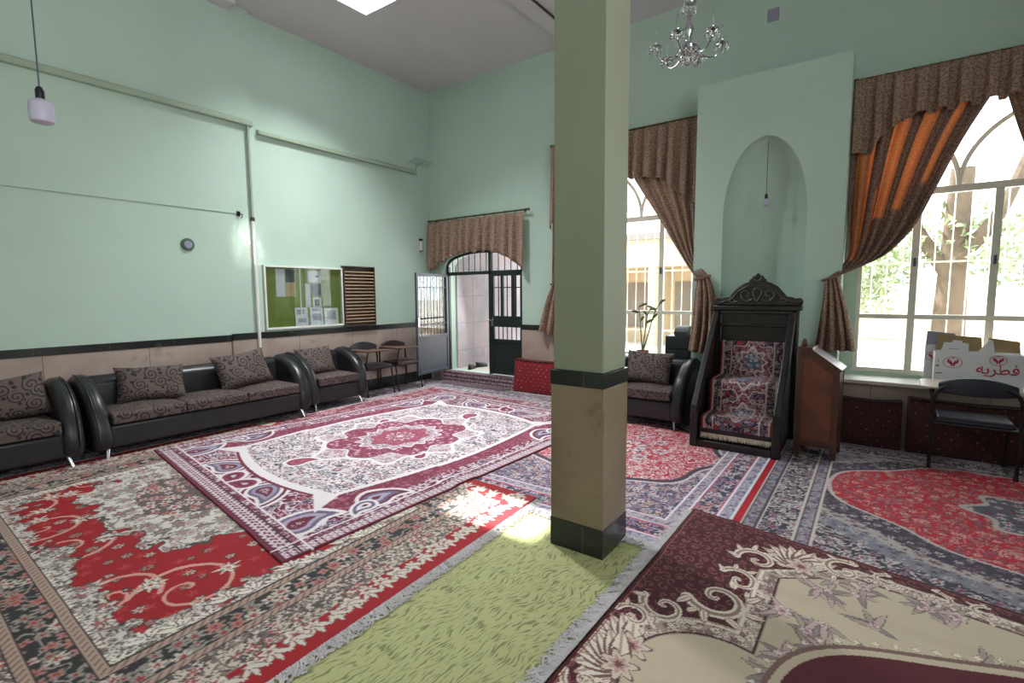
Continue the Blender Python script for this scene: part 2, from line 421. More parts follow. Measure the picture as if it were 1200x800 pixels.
# window wall with the gate and the two window openings
MW0, MW1, RW0, RW1 = -3.53, -1.93, -.19, 1.43
WZ0, WZ1 = .70, 3.56
DX0, DX1, DZ0 = -6.48, -4.75, .19
YO = YW + .28
bm = boxes(((XL - .25, YW, -.012), (DX0, YO, ZC)), ((DX1, YW, -.012), (MW0, YO, ZC)), ((MW1, YW, -.012), (RW0, YO, ZC)), ((RW1, YW, -.012), (XR + .25, YO, ZC)),
           ((MW0, YW, -.012), (MW1, YO, WZ0)), ((MW0, YW, WZ1), (MW1, YO, ZC)), ((RW0, YW, -.012), (RW1, YO, WZ0)), ((RW0, YW, WZ1), (RW1, YO, ZC)),
           ((DX0, YW, -.012), (DX1, YO, DZ0 - .01)))
# flat arch over the gate
arch = [(DX0 + (DX1 - DX0) * (0.5 - 0.5 * math.cos(PI * k / 24)), 2.06 + .30 * math.sin(PI * k / 24) ** 0.7) for k in range(25)]
for a, b in zip(arch, arch[1:]):
    add_prism(bm, [a, b, (b[0], ZC), (a[0], ZC)], 1, YW, YO)
wb = struct('wall_back', bm, 'mint')
struct('marble_panel', boxes(((XL, YW - .012, .0), (DX0, YW + .01, DADO)), ((DX1, YW - .012, .0), (MW0 - .1, YW + .01, DADO))), 'marble', wb)
struct('band_trim', boxes(((XL, YW - .016, DADO), (DX0, YW + .01, BAND)), ((DX1, YW - .016, DADO), (MW0 - .1, YW + .01, BAND))), 'black_marble', wb)
struct('threshold', boxes(((DX0 - .06, YW - .13, -.012), (DX1 - .03, YW + .02, DZ0 - .01))), 'marble', wb, bevel=.01)

# pier with the arched niche
PX0, PX1, PY, PZ = -1.86, -.31, 6.40, 4.06
NX0, NX1, NZB, NZS, NZT = -1.53, -.66, .55, 2.46, 3.36
xc = (NX0 + NX1) / 2; hw = (NX1 - NX0) / 2
def niche_half():
    pts = [(hw, NZB), (hw, NZS)]
    for k in range(1, 13):     # four-centred pointed head
        t = k / 12.0
        pts.append((hw * (math.cos(t * PI / 2) ** 0.85) if k < 12 else 0.0, NZS + (NZT - NZS) * (0.80 * math.sin(t * PI / 2) + 0.20 * t)))
    return pts
nh = niche_half()
outline = [(xc - a, z) for a, z in nh] + [(xc + a, z) for a, z in nh[::-1][1:]]
bm = new_bm()
add_box(bm, (PX0, PY + .001, -.012), (PX1, PY + .03, NZB)); add_box(bm, (PX0, PY, -.012), (NX0, YW + .001, PZ)); add_box(bm, (NX1, PY, -.012), (PX1, YW + .001, PZ))
add_box(bm, (NX0, PY, -.012), (NX1, YW + .001, NZB))
for a, b in zip(outline[1:-1], outline[2:-1]):
    add_prism(bm, [a, b, (b[0], PZ), (a[0], PZ)], 1, PY, PY + .03)
add_box(bm, (NX0, PY + .03, PZ - .06), (NX1, YW + .001, PZ))
rows = []
for k in range(13):
    th = PI / 2 * k / 12
    c = math.cos(th) if k < 12 else 0.0; d = .36 * math.sin(th)
    rows.append([(xc + (x - xc) * c, PY + .002 + d, z if z <= NZS else NZS + (z - NZS) * (.25 + .75 * c)) for x, z in outline])
add_strip(bm, rows)
bmesh.ops.remove_doubles(bm, verts=bm.verts, dist=.0004)
struct('wall_pier', bm, 'mint')

# window benches (stone sill on a low marble wall)
for i, (x0, x1) in enumerate(((-3.62, PX0 - .002), (PX1 + .002, 2.0))):
    w = struct('wall_bench_%d' % (i + 1), boxes(((x0, 6.44, -.012), (x1, YW, .625))), 'marble')
    struct('sill', boxes(((x0, 6.38, .625), (x1, YW + .1, .665))), 'sill', w, bevel=.008)

# windows: three lights, transoms and two quarter arches in the head, security bars outside
def window(n, x0, x1):
    y0, y1 = YW + .03, YW + .085
    m = .048
    xs = [x0 + m / 2, x0 + .5, x1 - .5, x1 - m / 2]
    bm = new_bm()
    add_box(bm, (x0, y0, WZ0), (x0 + m, y1, WZ1)); add_box(bm, (x1 - m, y0, WZ0), (x1, y1, WZ1))
    for z in (WZ0, 1.30, 2.60): add_box(bm, (x0 + m, y0, z), (x1 - m, y1, z + (.05 if z != 2.60 else .07)))
    add_box(bm, (x0 + m, y0, WZ1 - .05), (x1 - m, y1, WZ1))
    for x in xs[1:3]:
        for a, b in ((WZ0 + .05, 1.30), (1.35, 2.60)): add_box(bm, (x - .032, y0 + .003, a), (x + .032, y1 - .003, b))
    fr = struct('window_%d' % n, bm, 'frame_white', bevel=.004)
    # tracery
    bm = new_bm(); xm = (x0 + x1) / 2; r = (x1 - x0) / 2
    for s in (-1, 1):
        pts = [(xm + s * r - s * r * math.cos(t), (y0 + y1) / 2, 2.66 + r * .94 * math.sin(t)) for t in [PI / 2 * k / 16 for k in range(17)]]
        pts = [p for p in pts if x0 + .02 < p[0] < x1 - .02]
        add_tube(bm, pts, .024, 6)
    struct('tracery', bm, 'frame_white', fr, smooth=True)
    bm = new_bm()
    add_box(bm, (x0 + .02, y0 + .024, WZ0 + .02), (x1 - .02, y0 + .030, WZ1 - .02))
    struct('pane', bm, 'glass', fr)
    bm = new_bm()
    k = int((x1 - x0) / .125)
    for i in range(1, k):
        x = x0 + (x1 - x0) * i / k
        add_tube(bm, [(x, YO - .06, WZ0), (x, YO - .06, 2.62)], .006, 5)
    for z in (1.05, 1.9): add_box(bm, (x0, YO - .068, z), (x1, YO - .052, z + .02))
    struct('security_bars', bm, 'frame_white', fr)
    bm = new_bm()
    for x in xs[1:3]: add_box(bm, (x - .012, y0 - .02, 1.86), (x + .012, y0, 1.95))
    struct('latch', bm, 'gate_grey', fr, bevel=.004)
window(1, MW0, MW1)
window(2, RW0, RW1)

# the column
CX0, CX1, CY0, CY1 = -1.605, -1.268, 2.645, 2.965
colm = struct('column', boxes(((CX0, CY0, 1.13), (CX1, CY1, ZC + .01))), 'shaft', bevel=.006)
struct('marble_cladding', boxes(((CX0 - .012, CY0 - .012, .18), (CX1 + .012, CY1 + .012, 1.04))), 'marble_col', colm, bevel=.003)
struct('band_trim', boxes(((CX0 - .015, CY0 - .015, 1.04), (CX1 + .015, CY1 + .015, 1.13))), 'black_marble', colm, bevel=.003)
struct('base_trim', boxes(((CX0 - .015, CY0 - .015, -.012), (CX1 + .015, CY1 + .015, .18))), 'black_marble', colm, bevel=.003)

# ------------------------------------------------------------------ the gate
g = bpy.data.objects.new('door_1', None); COL.objects.link(g); g.location = (DX0, YW + .06, DZ0); g['kind'] = 'structure'
yf0, yf1 = YW + .03, YW + .08
XM = -5.46
bm = new_bm()
add_box(bm, (DX0, yf0, DZ0), (DX0 + .055, yf1, 2.1)); add_box(bm, (DX1 - .05, yf0, DZ0), (DX1, yf1, 2.1)); add_box(bm, (XM - .025, yf0, DZ0), (XM + .03, yf1, 2.36))
add_box(bm, (DX0, yf0, 1.94), (DX1, yf1, 2.0))
add_tube(bm, [(x, (yf0 + yf1) / 2, z - .02) for x, z in arch], .028, 6)
obj('door_frame', bm, 'gate', g, world=True)
bm = new_bm()
for k in range(1, 13):
    x = DX0 + (DX1 - DX0) * k / 13
    zt = 2.06 + .30 * math.sin(PI * math.acos(max(-1, min(1, 1 - 2 * k / 13))) / PI) ** 0.7
    add_tube(bm, [(x, yf0 + .025, 2.0), (x, yf0 + .025, zt)], .008, 5)
obj('fanlight_bars', bm, 'gate', g, world=True)
def gate_leaf(nm, w, parent_mat, loc, rotz, kind):
    """local: hinge at x=0, leaf along +x, z from 0"""
    r = bpy.data.objects.new(nm, None); COL.objects.link(r); r.parent = g
    r.location = Vector(loc) - g.location; r.rotation_euler = (0, 0, rotz)
    h = 1.755
    bm = boxes(((0, -.02, 0), (.05, .02, h)), ((w - .05, -.02, 0), (w, .02, h)), ((.05, -.02, 0), (w - .05, .02, .05)), ((.05, -.02, h - .05), (w - .05, .02, h)))
    if kind == 'open':
        for z in (.62,): add_box(bm, (.05, -.02, z), (w - .05, .02, z + .05))
        for z in (.86, 1.5): add_box(bm, (.05, -.006, z), (w - .05, .006, z + .016))
    else:
        for a, b in ((.56, .62), (.83, 1.02)): add_box(bm, (.05, -.02, a), (w - .05, .02, b))
        add_box(bm, (.05, -.006, 1.5), (w - .05, .006, 1.516))
        add_box(bm, (.2, -.02, 1.02), (.255, .02, h - .05)); add_box(bm, (.44, -.02, 1.02), (.5, .02, h - .05))
    obj('leaf_frame', bm, parent_mat, r, bevel=.003)
    obj('lower_panel', boxes(((.05, -.008, .05), (w - .05, .008, .62 if kind == 'open' else .56))), 'gate_grey' if kind == 'open' else 'gate', r)
    bm = new_bm(); nb = 9 if kind == 'open' else 6
    for k in range(1, nb):
        x = .05 + (w - .1) * k / nb
        add_tube(bm, [(x, 0, .62), (x, 0, h - .05)], .009, 5)
        if kind == 'open':
            add_lathe(bm, [(0, -.02), (.018, -.01), (.018, .01), (0, .02)], (x, 0, .97), 6)
            add_tube(bm, [(x - .035, 0, .78), (x - .05, 0, .82), (x - .035, 0, .855)], .005, 5); add_tube(bm, [(x + .035, 0, .855), (x + .05, 0, .82), (x + .035, 0, .78)], .005, 5)
    obj('bars', bm, 'black', r)
    if kind == 'open': obj('pane', boxes(((.05, -.016, .67), (w - .05, -.012, h - .05))), 'glass', r)
    bm = new_bm()
    hx = w - .025 if kind == 'open' else .02
    add_box(bm, (hx - .02, -.035, .84), (hx + .02, .035, .99)); add_tube(bm, [(hx, -.06, .94), (hx - .1, -.06, .94)], .009, 6); add_tube(bm, [(hx, 0, .94), (hx, -.06, .94)], .009, 6)
    obj('handle', bm, 'chrome', r, bevel=.003)
    return r
gate_leaf('open_leaf', .93, 'gate_grey', (DX0 + .03, YW + .01, DZ0 + .02), math.atan2(-.915, .14), 'open')
gate_leaf('fixed_leaf', .66, 'gate', (XM + .032, YW + .055, DZ0 + .01), 0, 'fixed')

# ------------------------------------------------------------------ outdoors
struct('ground', boxes(((-9, YO, -.3), (-4.4, 16, DZ0 - .012)), ((-4.4, YO, -.3), (10, 26, -.02))), 'courtyard')
struct('wall_passage', boxes(((-6.62, YO - .001, DZ0 - .02), (-6.45, 11.2, 3.3))), 'white_marble')
struct('wall_passage_side', boxes(((-4.28, YO - .001, DZ0 - .02), (-4.15, 9.3, 3.3))), 'white_marble')  # unseen wall added to cut the daylight reaching the passage wall
struct('roof_passage', boxes(((-6.62, YO - .001, 3.3), (-4.3, 10.2, 3.42))), 'white_marble')  # canopy added overhead to keep sky light off the passage
struct('wall_garden', boxes(((-4.2, 17.0, -.1), (9, 17.3, 1.35))), 'garden_wall')
t = thing('garden_house', 'pale plastered house with arched doorways beyond the garden, seen behind the column', 'building', (-5.2, 13.5, -.02))
bm = new_bm()
add_box(bm, (-7.2, 13.0, -.02), (-6.3, 16, 2.3)); add_box(bm, (-4.95, 13.0, -.02), (-4.75, 16, 2.3)); add_box(bm, (-7.2, 13.0, 2.3), (-3.2, 16, 3.0)); add_box(bm, (-3.5, 13.0, -.02), (-3.2, 16, 2.3))
add_box(bm, (-7.2, 14.2, -.02), (-3.2, 14.4, 2.3))
obj('house_wall', bm, 'garden_wall', t, world=True)
obj('roof', boxes(((-7.4, 12.8, 3.0), (-3.0, 16, 3.16))), 'brick', t, world=True)
for x in (-5.8, -4.2): obj('shutter', boxes(((x - .4, 14.15, .6), (x + .4, 14.2, 1.9))), 'brick', t, world=True)

def tree(label, x, y, r, h, lean, blobs, seed):
    rg = random.Random(seed)
    t = thing('garden_tree', label, 'tree', (x, y, -.02), group=None)
    bm = new_bm()
    add_tube(bm, catmull([(0, 0, -.1), (lean * .2, 0, h * .3), (lean * .7, .1, h * .65), (lean, 0, h)]), r, 10, r * .6)
    add_tube(bm, catmull([(lean * .5, 0, h * .5), (lean * .5 - .5, .1, h * .75), (lean - .9, 0, h * 1.1)]), r * .5, 7, r * .2)
    add_tube(bm, catmull([(lean * .6, 0, h * .58), (lean * .6 + .5, -.1, h * .8), (lean + .8, 0, h * 1.1)]), r * .5, 7, r * .2)
    obj('trunk', bm, 'bark', t, smooth=True)
    bm = new_bm()
    for bx, by, bz, br, n in blobs:
        for _ in range(n):
            d = Vector((rg.gauss(0, 1), rg.gauss(0, 1), rg.gauss(0, 1))); d = d / max(d.length, .01) * br * rg.random() ** .5
            p = Vector((bx, by, bz)) + d
            u = Vector((rg.gauss(0, 1), rg.gauss(0, 1), rg.gauss(0, 1))).normalized(); w = u.orthogonal().normalized()
            s = rg.uniform(.05, .1)
            bm.faces.new([bm.verts.new(q) for q in (p - u * s, p + w * s * .5, p + u * s, p - w * s * .5)])
    obj('foliage', bm, 'leaves', t)
    return t
tree('tree with a thick pale brown trunk outside the window with orange and brown drapes', .98, 11, .26, 3.6, .05,
     [(-.9, 0, 2.2, .62, 420), (.1, .3, 2.6, .6, 300), (1.0, .3, 2.3, .7, 360), (-1.3, .2, 1.7, .5, 220), (.5, -.4, 2.1, .4, 120)], 3)
tree('slim garden tree behind the thick trunked one, leaning toward the garden wall', -.9, 14, .13, 3.0, .35,
     [(-.2, 0, 2.3, .6, 300), (.5, 0, 2.5, .6, 300), (.9, 0, 1.6, .5, 160)], 5)

# ------------------------------------------------------------------ carpet weaver: a pattern is woven knot by knot into the pile
def h2(ix, iy, seed):
    a = (ix.astype(np.int64) * 374761393 + iy.astype(np.int64) * 668265263 + seed * 974711) & 0xffffffff
    a = ((a ^ (a >> 13)) * 1274126177) & 0xffffffff
    return ((a ^ (a >> 16)) & 0xffff) / 65535.0
def vnoise(S, T, scale, seed=0):
    u = S / scale; v = T / scale; iu = np.floor(u); iv = np.floor(v); fu = u - iu; fv = v - iv
    fu = fu * fu * (3 - 2 * fu); fv = fv * fv * (3 - 2 * fv)
    a = h2(iu, iv, seed); b = h2(iu + 1, iv, seed); c = h2(iu, iv + 1, seed); d = h2(iu + 1, iv + 1, seed)
    return (a * (1 - fu) + b * fu) * (1 - fv) + (c * (1 - fu) + d * fu) * fv
def cells(S, T, scale, seed, jit=.7):
    u = S / scale; v = T / scale; iu = np.floor(u); iv = np.floor(v)
    best = np.full(S.shape, 9.0); bx = np.zeros(S.shape); by = np.zeros(S.shape); bh = np.zeros(S.shape)
    for i in (-1, 0, 1):
        for j in (-1, 0, 1):
            cx = iu + i; cy = iv + j
            px = cx + .5 + (h2(cx, cy, seed) - .5) * jit; py = cy + .5 + (h2(cx, cy, seed + 11) - .5) * jit
            d = (u - px) ** 2 + (v - py) ** 2
            m = d < best
            best = np.where(m, d, best); bx = np.where(m, u - px, bx); by = np.where(m, v - py, by); bh = np.where(m, h2(cx, cy, seed + 23), bh)
    return np.sqrt(best), np.arctan2(by, bx), bh
class Weave:
    def __init__(s, W, L, res):
        s.nu = max(2, int(W / res)); s.nv = max(2, int(L / res)); s.W = W; s.L = L
        s.S, s.T = np.meshgrid(np.linspace(0, W, s.nu + 1), np.linspace(0, L, s.nv + 1))
        s.c = np.zeros(s.S.shape + (3,))
    def fill(s, m, col, a=1.0):
        m = np.asarray(m, float) * a
        s.c += (np.array(lin(col)) - s.c) * m[..., None]
    def win(s, x0, x1, y0, y1):
        i0 = max(0, int(x0 / s.W * s.nu)); i1 = min(s.nu + 1, int(x1 / s.W * s.nu) + 2)
        j0 = max(0, int(y0 / s.L * s.nv)); j1 = min(s.nv + 1, int(y1 / s.L * s.nv) + 2)
        return (slice(j0, max(j0, j1)), slice(i0, max(i0, i1)))
    def put(s, w, m, col, a=1.0):
        s.c[w] += (np.array(lin(col)) - s.c[w]) * (np.asarray(m, float) * a)[..., None]
    def line(s, pts, width, col, w2=None, a=1.0):
        P = [(float(p[0]), float(p[1])) for p in pts]; n = len(P) - 1
        for k in range(n):
            (x0, y0), (x1, y1) = P[k], P[k + 1]
            wd = width if w2 is None else width + (w2 - width) * k / max(1, n - 1)
            w = s.win(min(x0, x1) - wd, max(x0, x1) + wd, min(y0, y1) - wd, max(y0, y1) + wd)
            A = s.S[w]
            if A.size == 0: continue
            B = s.T[w]; dx = x1 - x0; dy = y1 - y0; q = dx * dx + dy * dy + 1e-9
            t = np.clip(((A - x0) * dx + (B - y0) * dy) / q, 0, 1)
            s.put(w, np.hypot(A - x0 - t * dx, B - y0 - t * dy) < wd / 2, col, a)
    def flower(s, x, y, r, k, cols, rot=0.0):
        """cols: outline, petal, inner petal, heart"""
        w = s.win(x - r * 1.2, x + r * 1.2, y - r * 1.2, y + r * 1.2); A = s.S[w] - x
        if A.size == 0: return
        B = s.T[w] - y; d = np.hypot(A, B); th = np.arctan2(B, A)
        p = r * (.78 + .22 * np.cos(k * (th - rot)))
        for f, c in zip((1.0, .86, .52, .25), cols):
            if c is not None: s.put(w, d < p * f, c)
    def leaf(s, x, y, ln, wd, ang, col, edge=None, vein=None):
        w = s.win(x - ln, x + ln, y - ln, y + ln); A = s.S[w] - x
        if A.size == 0: return
        B = s.T[w] - y; ca, sa = math.cos(ang), math.sin(ang)
        u = (A * ca + B * sa) / ln; v = (-A * sa + B * ca) / wd
        prof = np.where((u > 0) & (u < 1), np.sqrt(np.clip(u, 0, 1)) * (1 - np.clip(u, 0, 1)) * 2.6, -1)
        if edge: s.put(w, np.abs(v) < prof, edge)
        s.put(w, np.abs(v) < prof * (.72 if edge else 1.0), col)
        if vein: s.put(w, (np.abs(v) < .12) & (prof > 0), vein)
    def curl(s, x, y, r, ang, turns, width, col, flip=1, taper=.35):
        pts = []
        n = int(14 * turns) + 6
        for k in range(n + 1):
            t = k / n; rr = r * (1 - t) ** .8
            a = ang + flip * t * turns * 2 * PI
            pts.append((x + rr * math.cos(a), y + rr * math.sin(a)))
        s.line(pts, width, col, width * taper); return pts[0]
    def paisley(s, x, y, size, ang, flip, cols):
        """bent drop: list of colours from the outside in"""
        w = s.win(x - size, x + size, y - size, y + size); A = s.S[w] - x
        if A.size == 0: return
        B = s.T[w] - y; ca, sa = math.cos(ang), math.sin(ang)
        u = (A * ca + B * sa) / size; v = (-A * sa + B * ca) / size * flip
        best = np.full(u.shape, 9.0)
        for k in range(15):       # spine from the bulb to the curled tip
            t = k / 14.0
            px = -.30 + .85 * t - .18 * t * t; py = .52 * t ** 2.2 - .06
            rad = .40 * (1 - t) ** .75 + .02
            best = np.minimum(best, np.hypot(u - px, v - py) - rad)
        lv = np.linspace(0, .34, len(cols))
        for q, c in zip(lv, cols):
            if c == 'floral':
                r, th, hh = cells(A, B, .045, 5)
                s.put(w, (best < -q) & (r < .36 + .12 * np.cos(5 * th)), (196, 178, 190)); s.put(w, (best < -q) & (r < .16), (96, 30, 52))
            else: s.put(w, best < -q, c)
    def floral(s, mask, scale, seed, petals, outline=None, heart=None, vine=None, vfreq=5.0, vw=.09, dens=.36):
        r, th, hh = cells(s.S, s.T, scale, seed)
        if vine:
            n = vnoise(s.S, s.T, scale * 1.7, seed + 3) * .65 + vnoise(s.S, s.T, scale * .8, seed + 4) * .35
            s.fill(mask & (np.abs((n * vfreq) % 1 - .5) < vw), vine)
        k = 4 + np.floor(hh * 4); rr = dens * (.55 + .6 * hh) * (1 + .38 * np.cos(k * th + hh * 20))
        if outline: s.fill(mask & (r < rr + .07), outline)
        for i, p in enumerate(petals):
            s.fill(mask & (r < rr) & (np.floor(hh * 97) % len(petals) == i), p)
        if heart: s.fill(mask & (r < rr * .42), heart)

RUGS = []          # (corner points) of the carpets already laid, for those that lie over them
def quad_inside(q, X, Y, soft=.09):
    d = np.full(X.shape, 9.0)
    for i in range(4):
        (x0, y0), (x1, y1) = q[i], q[(i + 1) % 4]
        ln = math.hypot(x1 - x0, y1 - y0)
        d = np.minimum(d, (-(y1 - y0) * (X - x0) + (x1 - x0) * (Y - y0)) / ln)
    t = np.clip(d / soft + 1, 0, 1); return t * t * (3 - 2 * t)
def sheet_mesh(name, wv, X, Y, Z, mat='rug', skirt=None, parent=None, flip=False):
    c = wv.c
    if skirt is not None:
        X, Y, c = np.pad(X, 1, 'edge'), np.pad(Y, 1, 'edge'), np.pad(c, ((1, 1), (1, 1), (0, 0)), 'edge')
        Z0 = Z; Z = np.pad(Z, 1, 'edge')
        m = np.ones(Z.shape, bool); m[1:-1, 1:-1] = False
        Z = np.where(m, Z - skirt, Z)
    nr, nc = X.shape
    me = bpy.data.meshes.new(name)
    me.vertices.add(nr * nc); me.vertices.foreach_set('co', np.stack([X, Y, Z], -1).reshape(-1).astype(np.float32))
    idx = np.arange(nr * nc).reshape(nr, nc)
    f = np.stack([idx[:-1, :-1], idx[:-1, 1:], idx[1:, 1:], idx[1:, :-1]], -1).reshape(-1, 4)
    if flip: f = f[:, ::-1]
    nf = len(f)
    me.loops.add(nf * 4); me.loops.foreach_set('vertex_index', f.reshape(-1).astype(np.int32))
    me.polygons.add(nf); me.polygons.foreach_set('loop_start', np.arange(0, nf * 4, 4, dtype=np.int32)); me.polygons.foreach_set('loop_total', np.full(nf, 4, np.int32))
    me.polygons.foreach_set('use_smooth', np.ones(nf, bool))
    me.update(calc_edges=True)
    at = me.attributes.new('Pattern', 'FLOAT_COLOR', 'POINT')
    at.data.foreach_set('color', np.concatenate([c, np.ones(c.shape[:2] + (1,))], -1).reshape(-1).astype(np.float32))
    me.materials.append(MT[mat])
    o = bpy.data.objects.new(name, me); COL.objects.link(o)
    if parent is not None: o.parent = parent
    return o
def fringe(parent, p0, p1, outward, ln, n, mat, z, seed, wig=.35, width=.004):
    rg = random.Random(seed); bm = new_bm(); a = Vector(p0); b = Vector(p1); o = Vector(outward)
    d = (b - a).normalized()
    for i in range(n):
        p = a + (b - a) * ((i + rg.random()) / n); L = ln * rg.uniform(.6, 1.1)
        q = Vector((p.x, p.y)); prev = None; lean = rg.gauss(0, wig); w = width * rg.uniform(.7, 1.4)
        for k in range(4):
            t = k / 3.0
            c = q + o * (L * t) + d * (lean * L * t * t + rg.gauss(0, .004) * (k > 0))
            zz = z * (1 - t) ** 1.5 + .004 + rg.random() * .004
            row = [bm.verts.new((c.x - d.x * w, c.y - d.y * w, zz)), bm.verts.new((c.x, c.y, zz + .004)), bm.verts.new((c.x + d.x * w, c.y + d.y * w, zz))]
            if prev:
                bm.faces.new((prev[0], prev[1], row[1], row[0])); bm.faces.new((prev[1], prev[2], row[2], row[1]))
            prev = row
    return obj('fringe', bm, mat, parent)
def lay_rug(name, label, quad, wv, th=.010, over=()):
    """quad: corners for (s,t) = (0,0), (W,0), (W,L), (0,L)"""
    u = wv.S / wv.W; v = wv.T / wv.L
    q = np.array(quad, float)
    X = (q[0, 0] * (1 - u) + q[1, 0] * u) * (1 - v) + (q[3, 0] * (1 - u) + q[2, 0] * u) * v
    Y = (q[0, 1] * (1 - u) + q[1, 1] * u) * (1 - v) + (q[3, 1] * (1 - u) + q[2, 1] * u) * v
    Z = np.full(X.shape, th) + .0015 * vnoise(X, Y, .25, 9)
    for k in over: Z = Z + RUGS[k][1] * quad_inside(RUGS[k][0], X, Y)
    ccw = sum(quad[i][0] * quad[(i + 1) % 4][1] - quad[(i + 1) % 4][0] * quad[i][1] for i in range(4)) > 0
    RUGS.append((quad if ccw else quad[::-1], th + .002))
    o = sheet_mesh(name, wv, X, Y, Z, skirt=th, flip=not ccw)
    return tag(o, label, 'carpet')

# --- green carpet under everything
bm = boxes(((XN + .02, YB + .02, -.012), (XR - .02, 6.44, 0.0)))
tag(obj('fitted_carpet', bm, 'green'), 'green fitted carpet with dark grass strokes, bare in a strip before the column', 'carpet')

# --- red carpet along the sofas and up to the gate
CRM = (214, 204, 200); NAVY = (48, 44, 62); SLATE = (120, 122, 140); RED = (168, 28, 48); MAR = (104, 26, 46)
def weave_gate():
    w = Weave(3.4, 6.8, .014); S, T = w.S, w.T
    w.fill(np.ones(S.shape), (134, 38, 58))
    all_ = np.ones(S.shape, bool)
    w.floral(all_, .10, 31, [(206, 178, 176), (190, 150, 150), (96, 66, 84)], (70, 24, 40), (150, 40, 60), (204, 170, 172), 6, .10, .40)
    d = np.minimum(np.minimum(S, w.W - S), np.minimum(T, w.L - T))
    b = d < .62
    w.fill(b, (92, 88, 104)); w.floral(b, .085, 33, [(200, 192, 194), (166, 150, 160)], (50, 44, 58), (120, 40, 58), (206, 200, 202), 6, .10, .4)
    for a, c in ((.02, .05), (.14, .17), (.50, .53), (.60, .63)): w.fill((d > a) & (d < c), (196, 184, 186))
    return w
lay_rug('persian_rug', 'red and slate floral carpet lying along the sofas up to the gate', [(-6.72, -.15), (-3.25, -.15), (-3.25, 6.66), (-6.72, 6.66)], weave_gate(), .008)

# --- red carpet strip below the gap between the two carpets by the pulpit
def weave_strip():
    w = Weave(.5, 2.6, .02); w.fill(np.ones(w.S.shape), (176, 16, 36)); return w
tag(lay_rug('carpet_runner', 'plain bright red carpet strip showing between the two carpets before the pulpit', [(-.98, 3.3), (-.45, 3.3), (-.45, 5.9), (-.98, 5.9)], weave_strip(), .004))

# --- red medallion carpet behind the column
def weave_D():
    w = Weave(2.4, 3.3, .008); S, T = w.S, w.T; al = np.ones(S.shape, bool)
    w.fill(al, (92, 78, 104))
    w.floral(al, .06, 41, [(206, 196, 200), (150, 136, 156), (196, 172, 160)], (40, 34, 52), (150, 40, 60), (196, 188, 196), 5, .10, .42)
    A = S - 1.12; B = T - 1.85
    q = np.hypot(A / .86, B / 1.0); th = np.arctan2(B, A)
    q = q * (1 - .05 * np.cos(8 * th))
    m = q < 1
    w.fill(q < 1.09, (200, 190, 196)); w.fill(q < 1.06, (70, 52, 70)); w.fill(m, (182, 40, 66))
    w.floral(m, .075, 43, [(222, 206, 206), (206, 156, 160)], (120, 24, 46), (176, 30, 54), (226, 204, 206), 6, .11, .36)
    for k in range(8):
        w.flower(1.12 + .34 * math.cos(k * PI / 4), 1.85 + .4 * math.sin(k * PI / 4), .1, 6, ((70, 40, 60), (216, 200, 196), (120, 110, 150), (190, 40, 60)))
    w.flower(1.12, 1.85, .24, 10, ((60, 40, 60), (206, 196, 196), (176, 40, 66), (214, 196, 180)))
    d = np.minimum(np.minimum(S, w.W - S), np.minimum(T, w.L - T))
    b = d < .40
    w.fill(b, (70, 62, 86)); w.floral(b, .078, 45, [(206, 198, 202), (146, 134, 160), (190, 150, 150)], (36, 30, 48), (150, 50, 70), (200, 192, 200), 5, .09, .42)
    for a, c, col in ((0, .10, (158, 156, 172)), (.29, .38, (170, 160, 172))):
        s_ = (d >= a) & (d < c); w.fill(s_, col)
        w.floral(s_ & (np.abs(d - (a + c) / 2) < .036), .04, 46, [(96, 84, 112), (196, 186, 196)], None, (150, 70, 96), (110, 100, 128), 4, .1, .4)
        w.fill((np.abs(d - a) < .006) | (np.abs(d - c) < .006), (226, 214, 220))
    w.fill(np.abs(d - .27) < .006, (196, 80, 110)); w.fill(np.abs(d - .112) < .006, (196, 80, 110))
    w.fill(d < .018, (220, 212, 214))
    return w
o = lay_rug('persian_rug', 'carpet with a pinkish red medallion and slate borders between column and pulpit', [(-3.15, 2.98), (-.74, 2.98), (-.74, 6.28), (-3.15, 6.28)], weave_D(), .010)
fringe(o, (-2.62, 2.99), (-.76, 2.99), (0, -1), .085, 420, 'fringe', .010, 1, .8)

